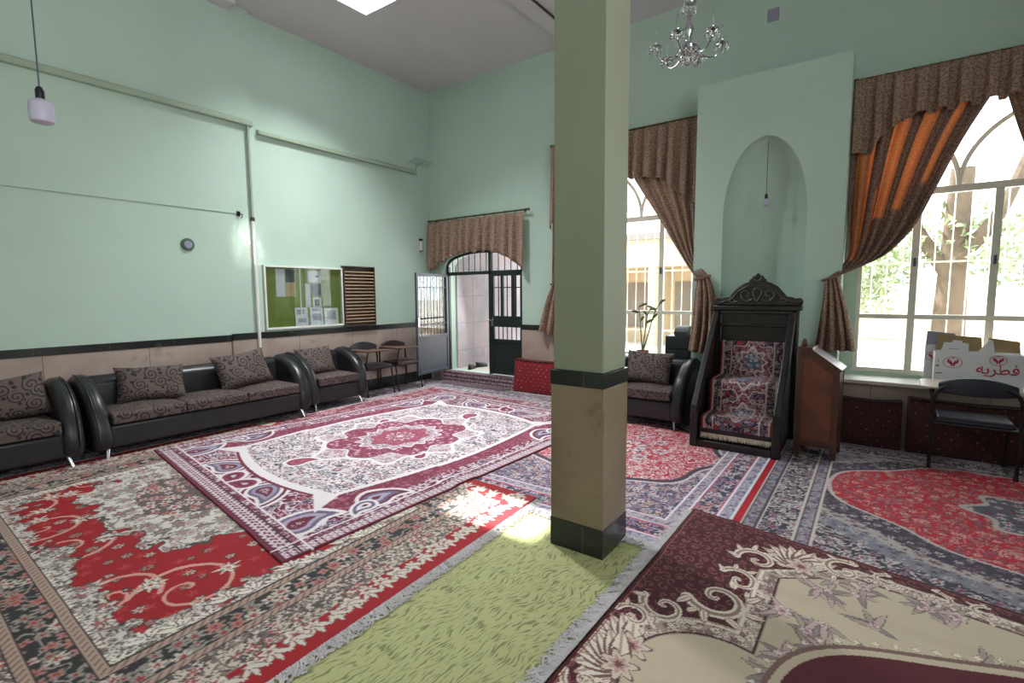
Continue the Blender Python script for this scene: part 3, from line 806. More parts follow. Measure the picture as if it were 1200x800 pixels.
# --- red and blue medallion carpet under the writing chair
def weave_E():
    w = Weave(3.0, 3.35, .009); S, T = w.S, w.T; al = np.ones(S.shape, bool)
    w.fill(al, (64, 54, 62)); w.floral(al, .07, 51, [(190, 180, 180), (130, 120, 136)], (34, 30, 44), (130, 40, 56), (186, 178, 180), 5, .12, .42)
    A = S - 1.75; B = T - 1.95
    q = np.abs(A / 1.3) ** 1.35 + np.abs(B / 1.12) ** 1.6
    th = np.arctan2(B, A); q2 = q + .04 * np.cos(10 * th)
    for a, col, pets in ((1.75, (122, 120, 130), [(164, 160, 166), (92, 88, 102)]), (1.52, (166, 156, 152), [(110, 88, 90), (136, 118, 120)]), (1.36, (56, 50, 66), [(170, 160, 164), (110, 90, 104)])):
        m = q2 < a
        w.fill(m, col); w.floral(m, .06, int(a * 40), pets, None, (90, 40, 56), None, dens=.36)
    m = q2 < 1.04; w.fill(q2 < 1.07, (188, 176, 172)); w.fill(m, (176, 18, 40))
    w.floral(m, .066, 55, [(150, 120, 124), (196, 150, 140), (110, 84, 100)], (110, 10, 30), (190, 30, 50), (176, 120, 120), 5, .07, .34)
    q3 = np.hypot(A / .42, B / .4) * (1 - .12 * np.cos(8 * th))
    w.fill(q3 < 1.1, (176, 166, 160)); w.fill(q3 < 1, (88, 86, 98)); w.floral(q3 < 1, .07, 57, [(190, 184, 184), (60, 60, 84)], None, (170, 30, 50), None)
    d = np.minimum(np.minimum(S, w.W - S), np.minimum(T, w.L - T))
    b = d < .43
    w.fill(b, (54, 48, 62)); w.floral(b, .062, 59, [(190, 182, 180), (140, 128, 140)], (28, 24, 36), (130, 40, 60), (188, 180, 182), 6, .12, .42)
    for a, c, col in ((0, .115, (134, 128, 136)), (.315, .425, (134, 129, 138))):
        s_ = (d >= a) & (d < c); w.fill(s_, col)
        w.floral(s_ & (np.abs(d - (a + c) / 2) < .035), .042, 60, [(78, 72, 96), (170, 164, 170)], None, (120, 50, 70), (92, 88, 110), 4, .1, .4)
        w.fill(((d > a) & (d < a + .02)) | ((d > c - .02) & (d < c)), (196, 184, 176)); w.fill(np.abs(d - a - .02) < .005, (76, 60, 76)); w.fill(np.abs(d - c + .02) < .005, (76, 60, 76))
    return w
lay_rug('persian_rug', 'carpet with a bright red medallion and blue corners under the lone writing chair', [(-.69, 2.9), (2.4, 2.9), (2.4, 6.22), (-.69, 6.22)], weave_E(), .010)

# --- red carpet with cream scrolls and black floral borders, before the sofas
CW = (206, 198, 190)
def weave_B():
    w = Weave(4.15, 3.2, .0075); S, T = w.S, w.T; al = np.ones(S.shape, bool)
    rg = random.Random(4)
    d = np.minimum(np.minimum(S, w.W - S), np.minimum(T, w.L - T))
    n = vnoise(S, T, .16, 3) * .5 + vnoise(S, T, .07, 4) * .3 + vnoise(S, T, .035, 5) * .2
    w.fill(al, (152, 3, 20))
    # field: tone-on-tone sprigs, cream tendrils and sprays
    w.floral(al, .16, 62, [(150, 132, 124), (190, 176, 164)], (96, 40, 40), (168, 20, 34), None, dens=.16)
    r, th, hh = cells(S, T, .13, 61)
    w.fill((r < .16 + .12 * np.cos(5 * th)) & (hh > .45), (196, 70, 74), .55)
    for cx, cy, rr, a0, fl in ((1.05, 1.15, .26, 0, 1), (1.15, .85, .2, 2, -1), (1.75, .78, .27, 1, 1), (2.25, .8, .24, 3, -1), (2.7, .75, .26, 4, 1), (3.1, .8, .22, 2, -1), (1.0, 2.1, .26, 1, -1), (1.25, 2.4, .22, 4, 1),
                               (3.45, 1.0, .24, 0, 1), (3.4, 2.0, .26, 3, -1), (3.15, 2.4, .22, 1, 1), (2.1, 2.4, .24, 5, -1), (2.6, 2.4, .22, 2, 1), (1.55, 1.1, .18, 2, -1)):
        w.curl(cx, cy, rr * 1.12, a0, 1.4, .026, (206, 150, 136), fl, .6)
        for k in range(3):
            a = a0 + fl * (k * 1.9 + .5); x = cx + rr * .85 * math.cos(a); y = cy + rr * .85 * math.sin(a)
            for j in range(7):
                w.leaf(x, y, .055 + rg.random() * .035, .016, a + j * .9, (206, 196, 184), (84, 66, 60))
            w.flower(x, y, .045, 5, ((90, 70, 64), (220, 210, 198), (196, 150, 140), (150, 30, 40)), a)
    # cream centre with a jagged edge
    A = S - 2.45; B = T - 1.62
    q = np.hypot(A / 1.05, B / .52) + (n - .5) * .7
    w.fill(q < 1.05, (74, 62, 60)); w.fill(q < 1.0, CW)
    m = q < .98
    w.floral(m, .10, 63, [(150, 142, 136), (190, 176, 166), (120, 108, 106)], (84, 74, 74), (176, 120, 116), (128, 118, 114), 5, .08, .40)
    q = np.hypot(A / .5, B / .3) + (n - .5) * .4
    w.fill(q < 1, (96, 82, 80)); w.floral(q < 1, .09, 64, [(206, 194, 184), (176, 120, 116), (190, 160, 150)], (50, 44, 46), (150, 40, 50), None, dens=.44)
    # inner cream band with a jagged inner edge, deeper at the corners
    cor = .55 * np.exp(-((np.minimum(S, w.W - S) - .6) ** 2 + (np.minimum(T, w.L - T) - .5) ** 2) / .18)
    jag = .74 + cor * .6 + (n - .5) * .42
    m = d < jag
    w.fill(d < jag + .014, (70, 52, 50)); w.fill(m, CW)
    w.floral(m, .085, 65, [(176, 166, 156), (128, 120, 114), (206, 190, 178), (186, 96, 92)], (92, 82, 80), (150, 110, 104), (132, 124, 118), 5, .09, .40)
    w.floral(m, .048, 66, [(196, 186, 176), (120, 110, 106)], (70, 60, 60), None, (110, 100, 98), 4, .07, .24)
    for k in range(26):
        t = (k + .5) / 26
        for (x, y, a) in ((.68 + .05 * math.sin(k * 2.1), t * w.L, 0), (t * w.W, .60 + .05 * math.sin(k * 1.7), PI / 2), (w.W - .68, t * w.L, PI), (t * w.W, w.L - .6, -PI / 2)):
            for j in range(5): w.leaf(x, y, .10, .022, a + (j - 2) * .5, (222, 212, 200), (96, 84, 80))
    # stripe / black floral band / stripe
    for a, c in ((.385, .445), (.60, .655)):
        s_ = (d >= a) & (d < c); w.fill(s_, (172, 146, 132))
        w.fill(s_ & (np.abs(((S * 1.0 + T) / .045) % 1 - .5) < .17) & (np.abs(d - (a + c) / 2) < .018), (122, 92, 86))
        w.fill((np.abs(d - a) < .006) | (np.abs(d - c) < .006), (58, 48, 48))
    m = (d >= .447) & (d < .598); w.fill(m, (44, 42, 44))
    w.floral(m, .085, 67, [(196, 184, 172), (150, 142, 132), (176, 120, 112)], (96, 90, 86), (150, 60, 64), (150, 142, 134), 4, .09, .44)
    # beige floral guard and the red outer band with cream sprays
    m = (d >= .20) & (d < .385); w.fill(m, (198, 182, 168)); w.floral(m, .075, 69, [(90, 84, 82), (150, 136, 126), (176, 90, 90)], (72, 64, 62), (206, 194, 182), (110, 100, 96), 5, .09, .38)
    w.floral((d >= .20) & (d < .385), .045, 68, [(206, 194, 184), (90, 82, 80)], (66, 56, 56), None, (120, 106, 100), 4, .08, .26)
    m = d < .20 + (n - .5) * .09; w.fill(m, (156, 4, 22))
    for k in range(30):
        t = (k + .5) / 30
        for (x, y, a) in ((.15, t * w.L, 0), (t * w.W, .15, PI / 2), (w.W - .15, t * w.L, PI), (t * w.W, w.L - .15, -PI / 2)):
            w.flower(x + .015 * math.sin(k * 5), y + .015 * math.cos(k * 3), .055 if k % 3 else .075, 5 + k % 3, ((120, 92, 84), (212, 202, 190), (176, 160, 150), (150, 60, 66)), k)
            for j in range(3): w.leaf(x, y, .09, .02, a + PI + (j - 1) * .8, (208, 198, 186), (120, 80, 76))
    w.fill(d < .012, (150, 30, 44))
    return w
# s runs from the fringed edge by the column (x = -1.95) back toward the sofas, t from the gate end to the near end
o = lay_rug('persian_rug', 'bright red carpet with cream scrolls and black floral border before the sofas', [(-2.06, 3.14), (-6.15, 3.22), (-6.1, -.02), (-1.90, -.06)], weave_B(), .010, over=(0, 2))
fringe(o, (-2.05, 3.12), (-1.90, -.04), (1, .03), .075, 620, 'fringe', .010, 2, .9)

# --- maroon, white and purple paisley carpet lying across the others
def weave_A():
    w = Weave(3.15, 4.25, .0075); S, T = w.S, w.T; al = np.ones(S.shape, bool)
    rg = random.Random(9)
    xm, ym = 1.575, 2.06
    a = np.abs(S - xm); tt = T - ym; b = np.abs(tt)
    MR = (104, 26, 52); PK = (134, 46, 74); WH = (222, 212, 214); PU = (104, 92, 118); DK = (66, 40, 58)
    w.fill(al, MR)
    # spandrels: cream and purple tendrils on maroon
    w.floral(al, .105, 71, [(188, 168, 180), (112, 98, 124), (150, 60, 86)], (226, 214, 218), (94, 26, 48), (220, 208, 214), 6, .10, .40)
    side = a > 1.02
    w.fill(side & (a < 1.28), (116, 36, 62)); w.floral(side & (a < 1.28), .06, 72, [(160, 84, 108), (126, 40, 66)], None, None, (166, 96, 116), 4, .07, .3)
    for sx in (-1, 1):
        for sy in (-1, 1):
            X = lambda u: xm + sx * u
            Y = lambda v: ym + sy * v
            fl = sx * sy
            for (u, v, sz, an, f, cols) in ((.55, 1.74, .50, PI * .02, 1, [WH, MR, WH, PU, (150, 138, 160), MR, 'floral']),
                                            (1.16, 1.66, .42, -PI * .62, 1, [WH, PU, (168, 154, 176), MR, 'floral']),
                                            (.06, 1.80, .30, PI * .9, -1, [WH, PK, MR, (196, 178, 190)]),
                                            (1.24, 1.05, .38, -PI * .55, 1, [WH, MR, PU, (170, 158, 178), MR]),
                                            (1.30, 1.36, .24, PI * .5, -1, [WH, PU, WH, MR])):
                ang = math.atan2(sy * math.sin(an), sx * math.cos(an))
                w.paisley(X(u), Y(v), sz, ang, f * fl, cols)
    # field with four cusps
    la = .93 + .16 * (1 - np.clip(b / 1.42, 0, 1) ** 1.6); lb = 1.38 + .17 * (1 - np.clip(a / .95, 0, 1) ** 2)
    cusp = np.hypot((a - .93) / .11, (b - 1.40) / .16)
    f = np.maximum(a / la, b / lb); f = np.where((f > 1) & (np.abs((a - .86) * 1.25 - (b - 1.30)) < .20 * (1.12 - a) / .26) & (a > .78) & (a < 1.12) & (b < 1.66), .99, f)
    w.fill(f < 1.05, (110, 26, 52)); w.fill(f < 1.03, WH)
    m = f < .972; w.fill(m, (206, 194, 198))
    w.floral(m, .095, 73, [(72, 58, 74), (112, 96, 108), (124, 50, 74)], (226, 218, 218), (206, 194, 198), (82, 66, 80), 6, .15, .40)
    w.floral(m, .17, 74, [(226, 216, 218)], None, (128, 44, 70), None, dens=.26)
    # medallion: lobed maroon star in a white line, pendants along the length
    th = np.arctan2(tt, S - xm); r = np.hypot((S - xm) / .70, tt / .86)
    lobe = r * (1 - .10 * np.cos(8 * th)) * (1 - .03 * np.cos(16 * th))
    w.fill(lobe < 1.12, WH); w.fill(lobe < 1.05, (196, 180, 186)); w.floral(lobe < 1.04, .07, 75, [(96, 70, 88), (140, 60, 84)], WH, (206, 190, 196), None, dens=.4)
    star = r * (1 - .11 * np.cos(8 * th + PI)) * (1 + .03 * np.cos(16 * th))
    w.fill(star < .93, WH); w.fill(star < .90, (122, 40, 66)); w.floral(star < .88, .07, 76, [(196, 160, 174), (116, 34, 58)], None, None, (176, 116, 134), 5, .08, .3)
    w.fill(r * (1 - .08 * np.cos(16 * th)) < .58, WH); m = r * (1 - .08 * np.cos(16 * th)) < .55
    w.fill(m, (196, 182, 188)); w.floral(m, .055, 77, [(120, 48, 74), (92, 72, 92)], WH, (214, 200, 204), (110, 60, 84), 5, .10, .4)
    w.fill(r * (1 - .1 * np.cos(8 * th)) < .40, (136, 44, 72)); w.floral(r * (1 - .1 * np.cos(8 * th)) < .38, .05, 78, [(164, 92, 112)], None, None, (168, 100, 118), 4, .07)
    w.flower(xm, ym, .17, 12, (WH, (120, 34, 60), (176, 120, 140), (216, 200, 204)))
    for s_ in (-1, 1):
        w.paisley(xm - .03, ym + s_ * 1.12, .30, -s_ * PI / 2, s_, [WH, (136, 44, 70), (158, 80, 104), (132, 40, 66)])
        w.paisley(xm + s_ * .72, ym - s_ * .25, .2, PI / 2 * s_, 1, [WH, (136, 44, 70), (150, 70, 94)])
    # key-pattern guards: broad at the short ends, narrow along the length
    ds = np.minimum(S, w.W - S); dt = np.minimum(T, w.L - T)
    def key(m, u, v, p):
        w.fill(m, (206, 190, 196))
        k = ((u / p) % 1); h = ((v / p) % 1)
        w.fill(m & (((k < .5) & (np.abs(h - .25) < .13)) | ((np.abs(k - .5) < .12) & (h < .8)) | ((k > .5) & (np.abs(h - .75) < .13))), (116, 52, 74))
    w.fill((dt < .20) | (ds < .17), MR)
    w.floral(((dt < .19) & (dt > .145)) | ((ds < .165) & (ds > .12)), .05, 79, [(206, 190, 198), (150, 90, 114)], None, None, (190, 168, 180), 4, .08, .34)
    key((dt < .14) & (dt > .03), S, T, .055); key((ds < .115) & (ds > .02), T, S, .047)
    for q in (.14, .03): w.fill(np.abs(dt - q) < .007, DK)
    for q in (.115, .17): w.fill((np.abs(ds - q) < .005) & (dt > .03), DK)
    w.fill((dt < .03) | (ds < .02), (112, 36, 58)); w.fill((np.abs(dt - .197) < .006) | ((np.abs(ds - .17) < .005)), (222, 210, 216))
    return w
lay_rug('paisley_rug', 'large maroon and white paisley carpet with lobed medallion, laid over the others', [(-5.91, 1.87), (-2.775, 1.475), (-2.62, 5.72), (-5.62, 5.90)], weave_A(), .011, over=(0, 2, 4))

# --- maroon carpet with a cream scrolled frame, nearest the camera
def weave_C():
    w = Weave(3.3, 3.3, .006); S, T = w.S, w.T; al = np.ones(S.shape, bool)
    rg = random.Random(12)
    W1 = (68, 9, 21); TN = (150, 112, 100); CR = (192, 178, 154); FR = (168, 150, 136); LT = (222, 210, 196)
    w.fill(al, W1)
    n = vnoise(S, T, .12, 5)
    # fine tan scroll work all over the maroon ground
    for i in range(46):
        for j in range(46):
            x = (i + .5 + .3 * math.sin(j * 1.7)) * .072; y = (j + .5 + .3 * math.sin(i * 2.3)) * .072
            w.curl(x, y, .034, (i * 1.9 + j * 2.7) % 6.28, .95, .0085, (124, 66, 66), 1 if (i + j) % 2 else -1, 1)
            if (i * 7 + j * 3) % 5 == 0: w.flower(x, y, .016, 5, ((150, 96, 92), (120, 50, 56), None, None))
    # outline of the cream ground in one corner quarter, mirrored over the carpet's middle
    cxm, cym = 1.95, 1.62
    def shape(off):
        pts = [(.92, .22), (.58, .50), (.585, 1.05), (.30, 1.22), (.20, 1.62)]
        return pts
    U = np.where(S < cxm, S, 2 * cxm - S); V = np.where(T < cym, T, 2 * cym - T)
    d1 = np.maximum(np.maximum(.57 - U, .13 - V), .50 - V - (U - .57) * .85)                                # slanted corner
    lob = np.hypot((U - .62) / 1.0, (V - 1.62) / 1.0) - .50                                                # rounded lobe at mid-side
    top = np.hypot(U - 1.95, (V - .95) * 1.0) - .92
    f = np.minimum(np.minimum(d1, lob), 9)
    w.fill(f < .03, (60, 18, 28)); w.fill(f < .02, FR); 
    m = (f < .012) & (f > -.085)
    w.floral(m, .05, 83, [LT, (120, 96, 96)], (104, 78, 80), (150, 110, 110), (214, 202, 190), 4, .10, .4)
    w.fill(np.abs(f + .088) < .006, (72, 34, 38)); w.fill(np.abs(f) < .007, LT)
    g_ = f < -.10; w.fill(g_, CR)
    # pale sprays of flowers on the cream
    for k in range(150):
        x = .65 + rg.random() * 2.3; y = .2 + rg.random() * 2.6
        u = x if x < cxm else 2 * cxm - x; v = y if y < cym else 2 * cym - y
        i = min(w.nv, int(y / w.L * w.nv)); j = min(w.nu, int(x / w.W * w.nu))
        if not g_[i, j]: continue
        for q in range(7): w.leaf(x, y, .09 + .07 * rg.random(), .020, rg.random() * 6.28, rg.choice([(164, 150, 138), (186, 162, 156), (140, 130, 130)]), (112, 94, 92))
        w.flower(x, y, .03 + .055 * rg.random() ** 2, 5 + k % 4, ((124, 92, 94), (212, 190, 186), (180, 144, 152), (140, 104, 122)), rg.random())
    # maroon centre with a bead edge, tan plume inside
    q = np.hypot((S - 1.95) / 1.22, (T - 1.72) / 1.22) + .035 * np.cos(6 * np.arctan2(T - 1.72, S - 1.95))
    w.fill(q < 1.05, (120, 90, 84)); w.fill(q < 1.03, CR); w.fill(q < 1, (84, 14, 30))
    for k in range(96):
        a = k / 96 * 2 * PI; rr = 1.07 / (1 + 0) - .035 * math.cos(6 * a)
        w.flower(1.95 + 1.22 * rr * math.cos(a), 1.72 + 1.22 * rr * math.sin(a), .018, 4, ((140, 110, 102), LT, None, None))
    for k in range(8):
        a = k / 8 * 2 * PI + .3; x = 1.95 + .93 * math.cos(a); y = 1.72 + .93 * math.sin(a)
        w.curl(x, y, .20, a + 2.2, 1.0, .075, (196, 176, 156), 1, .3); w.curl(x, y, .20, a + 2.2, 1.0, .035, (150, 116, 104), 1, .3)
        for j in range(6): w.leaf(x, y, .17, .04, a + j * .8, (196, 178, 158), (110, 70, 64))
        w.flower(x, y, .08, 6, ((100, 60, 60), LT, (190, 150, 146), (120, 50, 60)))
    # acanthus scrolls and shells around the frame
    def acanthus(x, y, sc, ang, fl):
        w.curl(x, y, .13 * sc, ang, 1.15, .052 * sc, LT, fl, .4); w.curl(x, y, .13 * sc, ang, 1.15, .020 * sc, (150, 120, 106), fl, .4)
        for j in range(6):
            a = ang + fl * j * .75
            w.leaf(x + .12 * sc * math.cos(a), y + .12 * sc * math.sin(a), .085 * sc, .022 * sc, a + fl * .5, LT, (110, 66, 62), (170, 140, 126))
    def shell(x, y, sc, ang):
        for j in range(9):
            a = ang + (j - 4) * .30
            w.leaf(x, y, .20 * sc, .052 * sc, a, LT, (120, 84, 78), (176, 150, 136))
        w.flower(x, y, .09 * sc, 7, ((120, 84, 78), (206, 190, 176), (186, 150, 140), (120, 70, 74)), ang)
    for mx in (0, 1):
        for my in (0, 1):
            X = lambda u: u if not mx else 2 * cxm - u
            Y = lambda v: v if not my else 2 * cym - v
            A = lambda a: math.atan2(math.sin(a) * (1 - 2 * my), math.cos(a) * (1 - 2 * mx))
            fl = (1 - 2 * mx) * (1 - 2 * my)
            shell(X(.74), Y(.30), 1.15, A(-PI * .62)); acanthus(X(.52), Y(.40), .9, A(PI * .9), fl); acanthus(X(.95), Y(.17), .9, A(-PI * .4), -fl)
            acanthus(X(.42), Y(.92), 1.25, A(PI * .8), -fl); acanthus(X(.22), Y(1.18), .95, A(PI * 1.05), -fl); acanthus(X(.48), Y(.68), .8, A(PI * 1.1), fl)
            shell(X(.20), Y(1.55), 1.1, A(PI)); acanthus(X(.12), Y(1.36), .7, A(PI), fl)
            for j in range(5): acanthus(X(1.15 + j * .2), Y(.13), .55, A(-PI * .5), 1 if j % 2 else -1)
    d = np.minimum(np.minimum(S, w.W - S), np.minimum(T, w.L - T))
    w.fill(d < .022, (70, 12, 24)); w.fill(np.abs(d - .03) < .004, (140, 80, 78))
    return w
o = lay_rug('persian_rug', 'dark maroon carpet with a cream scrolled frame and white fringe, nearest the camera', [(-1.0, 3.62), (2.25, 3.05), (2.25, -.27), (-1.03, .30)], weave_C(), .011, over=(1, 2, 3))
fringe(o, (-1.0, 3.60), (-1.03, .32), (-1, 0), .095, 900, 'fringe', .012, 3, .7)

# ------------------------------------------------------------------ soft furnishings
def place(o, loc, X, Y):
    X = Vector(X).normalized(); Z = X.cross(Vector(Y)).normalized(); Y = Z.cross(X)
    m = Matrix((X, Y, Z)).transposed().to_4x4(); m.translation = Vector(loc); o.matrix_world = m
    return o
def pillow_bm(w, h, t, n=18, seed=0, flat=0.0):
    bm = new_bm(); rg = random.Random(seed); ph = [rg.random() * 6 for _ in range(4)]
    top = []; bot = []
    for j in range(n + 1):
        rt = []; rb = []
        for i in range(n + 1):
            u = -1 + 2 * i / n; v = -1 + 2 * j / n
            e = max(0, (1 - abs(u) ** 3.2) * (1 - abs(v) ** 3.2)) ** .55
            sx = 1 - .07 * (1 - v * v) * (abs(u) ** 6); sy = 1 - .09 * (1 - u * u) * (abs(v) ** 6)
            wr = 1 + .10 * math.sin(3 * u + ph[0]) * math.sin(2.5 * v + ph[1])
            x = u * w / 2 * sx; y = v * h / 2 * sy
            rt.append((x, y, t / 2 * e * wr + .004)); rb.append((x, y, -t / 2 * e * wr - .004))
        top.append(rt); bot.append(rb)
    add_strip(bm, top); add_strip(bm, bot[::-1])
    bmesh.ops.remove_doubles(bm, verts=bm.verts, dist=.0005)
    # side seam
    def edge(k):
        t = k / (4 * n); s = int(t * 4) % 4; f = t * 4 - int(t * 4); i = int(round(f * n))
        return {0: (0, i), 1: (i, n), 2: (n, n - i), 3: (n - i, 0)}[s]
    loop = [edge(k) for k in range(4 * n)]
    A = [bm.verts.new(top[a][b]) for a, b in loop]; B = [bm.verts.new(bot[a][b]) for a, b in loop]
    for k in range(4 * n): bm.faces.new((A[k], A[(k + 1) % (4 * n)], B[(k + 1) % (4 * n)], B[k]))
    bmesh.ops.remove_doubles(bm, verts=bm.verts, dist=.0005)
    return bm
def throw_pillow(label, loc, X, Y, w=.58, h=.42, t=.17, seed=0):
    o = obj('throw_pillow', pillow_bm(w, h, t, seed=seed), 'swirl', smooth=True)
    place(o, loc, X, Y); return tag(o, label, 'pillow', 'brown swirl-patterned pillows on the sofas')

def sofa(label, cat, w, d, n, loc, rotz, name='sofa', group=None):
    r = thing(name, label, cat, loc, rotz, group)
    h = d / 2; aw = .165
    bm = new_bm(); add_box(bm, (-w / 2 + aw - .03, -h + .05, .10), (w / 2 - aw + .03, h - .1, .33)); obj('seat_base', bm, 'black_leather', r, bevel=.03, seg=3)
    bm = new_bm(); add_prism(bm, [(h - .26, .28), (h - .19, .70), (h - .12, .755), (h - .03, .755), (h, .70), (h, .10), (h - .2, .10)], 0, -w / 2 + aw - .04, w / 2 - aw + .04)
    obj('backrest', bm, 'black_leather', r, bevel=.035, seg=3)
    prof = [(h, .09), (h, .66), (h - .05, .755), (h - .16, .79), (h - .32, .775), (h - .50, .70), (h - .63, .60), (h - .71, .49), (-h + .03, .36), (-h, .20), (-h + .02, .09)]
    for s in (-1, 1):
        bm = new_bm(); a, b = (w / 2 - aw, w / 2) if s > 0 else (-w / 2, -w / 2 + aw)
        add_prism(bm, prof, 0, a, b)
        for v in bm.verts:        # the arm leans outward toward its rounded top
            v.co.x += s * .035 * max(0, v.co.z - .2)
        arm = obj('armrest', bm, 'black_leather', r, bevel=.066, seg=5)
        bm = new_bm(); x = (a + b) / 2 - s * .02
        add_tube(bm, [(x + s * (.02 + .035 * max(0, z - .2)) + s * (aw / 2 - .045), y - .004, z + .004) for y, z in prof[3:10]], .006, 5)
        obj('piping', bm, 'black_leather', arm, smooth=True)
    cw = (w - 2 * aw + .02) / n
    for k in range(n):
        x0 = -w / 2 + aw - .01 + k * cw
        bm = new_bm(); add_box(bm, (x0 + .004, -h + .03, .335), (x0 + cw - .004, h - .2, .455))
        bmesh.ops.subdivide_edges(bm, edges=bm.edges, cuts=5, use_grid_fill=True)
        for v in bm.verts:
            if v.co.z > .45:
                u = (v.co.x - x0) / cw * 2 - 1; q = (v.co.y + h - .03) / (d - .23) * 2 - 1
                v.co.z += .03 * (1 - u * u) * (1 - q * q) - .008
        obj('seat_cushion', bm, 'swirl', r, bevel=.03, seg=3)
    for sx in (-1, 1):
        for sy in (-1, 1):
            bm = new_bm(); x = sx * (w / 2 - .12); y = sy * (h - .10)
            add_tube(bm, [(x, y, .11), (x + sx * .02, y + sy * .05, .0)], .024, 10, .015)
            obj('leg', bm, 'chrome', r, smooth=True)
    return r
Z0 = .013
sofa('long black leather sofa with three swirl-patterned seats against the side wall', 'sofa', 2.28, .80, 3, (-6.335, 2.55, Z0), PI / 2)
sofa('black leather armchair against the side wall, cut off by the picture edge', 'armchair', .98, .80, 1, (-6.335, .86, Z0), PI / 2, 'armchair', 'black leather armchairs')
sofa('black leather armchair against the side wall below the notice board', 'armchair', .96, .76, 1, (-6.44, 4.215, Z0), PI / 2, 'armchair', 'black leather armchairs')
sofa('black leather armchair below the window, half hidden by the column', 'armchair', .98, .76, 1, (-2.19, 5.965, Z0 + .002), 0, 'armchair', 'black leather armchairs')
s_, c_ = math.sin(.42), math.cos(.42)
throw_pillow('swirl-patterned pillow on the long sofa, at the end beside the cut-off armchair', (-6.40, 2.05, .65), (.12, 1, -.04), (-s_, 0, c_), .64, .40, .17, 1)
throw_pillow('swirl-patterned pillow on the long sofa, at the end beside the notice board armchair', (-6.385, 3.03, .68), (-.05, 1, .10), (-s_, 0, c_), .66, .46, .17, 2)
throw_pillow('swirl-patterned pillow on the armchair below the notice board', (-6.485, 4.10, .66), (.0, 1, .02), (-s_, 0, c_), .56, .42, .15, 3)
throw_pillow('swirl-patterned pillow on the armchair cut off by the picture edge', (-6.40, .90, .665), (.0, 1, .10), (-s_, 0, c_), .62, .42, .17, 4)
throw_pillow('swirl-patterned pillow on the armchair behind the column', (-2.27, 6.015, .67), (1, 0, -.02), (0, s_, c_), .60, .42, .16, 5)

# red carpet-covered backrest cushions standing on the floor along the walls
def backrest_cushion(label, x0, x1, y0, y1, z1, mat, seed, z0=.001):
    bm = new_bm(); w = x1 - x0; t = y1 - y0; h = z1
    add_box(bm, (-w / 2, -t / 2, 0), (w / 2, t / 2, h)); bmesh.ops.subdivide_edges(bm, edges=bm.edges, cuts=7, use_grid_fill=True)
    rg = random.Random(seed)
    for v in bm.verts:
        u = v.co.x / w * 2; q = v.co.z / h * 2 - 1
        if v.co.y < -t / 2 + .001: v.co.y -= .035 * (1 - u ** 4) * (1 - q ** 4)
        v.co.y += .06 * (v.co.z / h); v.co.z -= .02 * (1 - u * u) * max(0, q)
    r = obj('backrest_cushion', bm, mat, None, bevel=.03, seg=3); r.location = ((x0 + x1) / 2, (y0 + y1) / 2, z0)
    bm = new_bm(); add_tube(bm, [(-w / 2 + .02, -t / 2 + .045, h - .006), (0, -t / 2 + .045, h - .024), (w / 2 - .02, -t / 2 + .045, h - .006)], .008, 6)
    obj('piping', bm, 'black', r, smooth=True)
    return tag(r, label, 'cushion', 'carpet-covered backrest cushions')
backrest_cushion('bright red dotted backrest cushion on the floor beside the gate', -4.765, -3.85, 6.56, 6.71, .53, 'poshti', 1, .010)
backrest_cushion('dark maroon backrest cushion under the window between lectern and writing chair', -.30, .27, 6.235, 6.365, .49, 'poshti_dark', 2, .001)
backrest_cushion('dark maroon backrest cushion behind the lone writing chair', .31, 1.35, 6.235, 6.365, .54, 'poshti_dark', 3, .001)

# ------------------------------------------------------------------ drapes
def smooth_rows(rows, k):
    """rows: tuples of numbers; catmull through them"""
    out = []
    R = [np.array(r, float) for r in rows]
    for i in range(len(R) - 1):
        p0 = R[max(0, i - 1)]; p1 = R[i]; p2 = R[i + 1]; p3 = R[min(len(R) - 1, i + 2)]
        for j in range(k):
            t = j / k
            out.append(.5 * (2 * p1 + (p2 - p0) * t + (2 * p0 - 5 * p1 + 4 * p2 - p3) * t * t + (p3 - 3 * p2 + 3 * p1 - p0) * t ** 3))
    out.append(R[-1]); return out
def drape(name, rows, folds, mat, parent=None, nu=90, k=8, phase=0.0, glow_strips=None, seed=1, world=True):
    """rows from the top down: (xL, zL, xR, zR, y, fold depth, bow)"""
    bm = new_bm(); rg = random.Random(seed); jit = [rg.uniform(-.5, .5) for _ in range(40)]
    R = smooth_rows(rows, k); grid = []
    for (xl, zl, xr, zr, y, A, bow) in R:
        row = []
        for i in range(nu + 1):
            u = i / nu
            ph = folds * u * 2 * PI + phase + .9 * math.sin(u * 7 + jit[3] * 5)
            f = 1.35 * (math.tanh(1.6 * math.sin(ph)) + .3 * math.sin(2 * ph + 1))
            x = xl + (xr - xl) * u + .25 * A * math.cos(ph); z = zl + (zr - zl) * u - bow * math.sin(PI * u)
            row.append((x, y + A * f, z))
        grid.append(row)
    add_strip(bm, grid)
    o = obj(name, bm, mat, parent, smooth=True, world=world)
    if glow_strips:
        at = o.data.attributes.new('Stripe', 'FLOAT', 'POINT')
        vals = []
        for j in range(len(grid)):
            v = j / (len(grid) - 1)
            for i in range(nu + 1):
                u = i / nu; vals.append(1.0 if any(a < u < b and v0 <= v <= v1 for a, b, v0, v1 in glow_strips) else 0.0)
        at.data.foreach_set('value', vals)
    m = o.modifiers.new('solid', 'SOLIDIFY'); m.thickness = .003
    return o
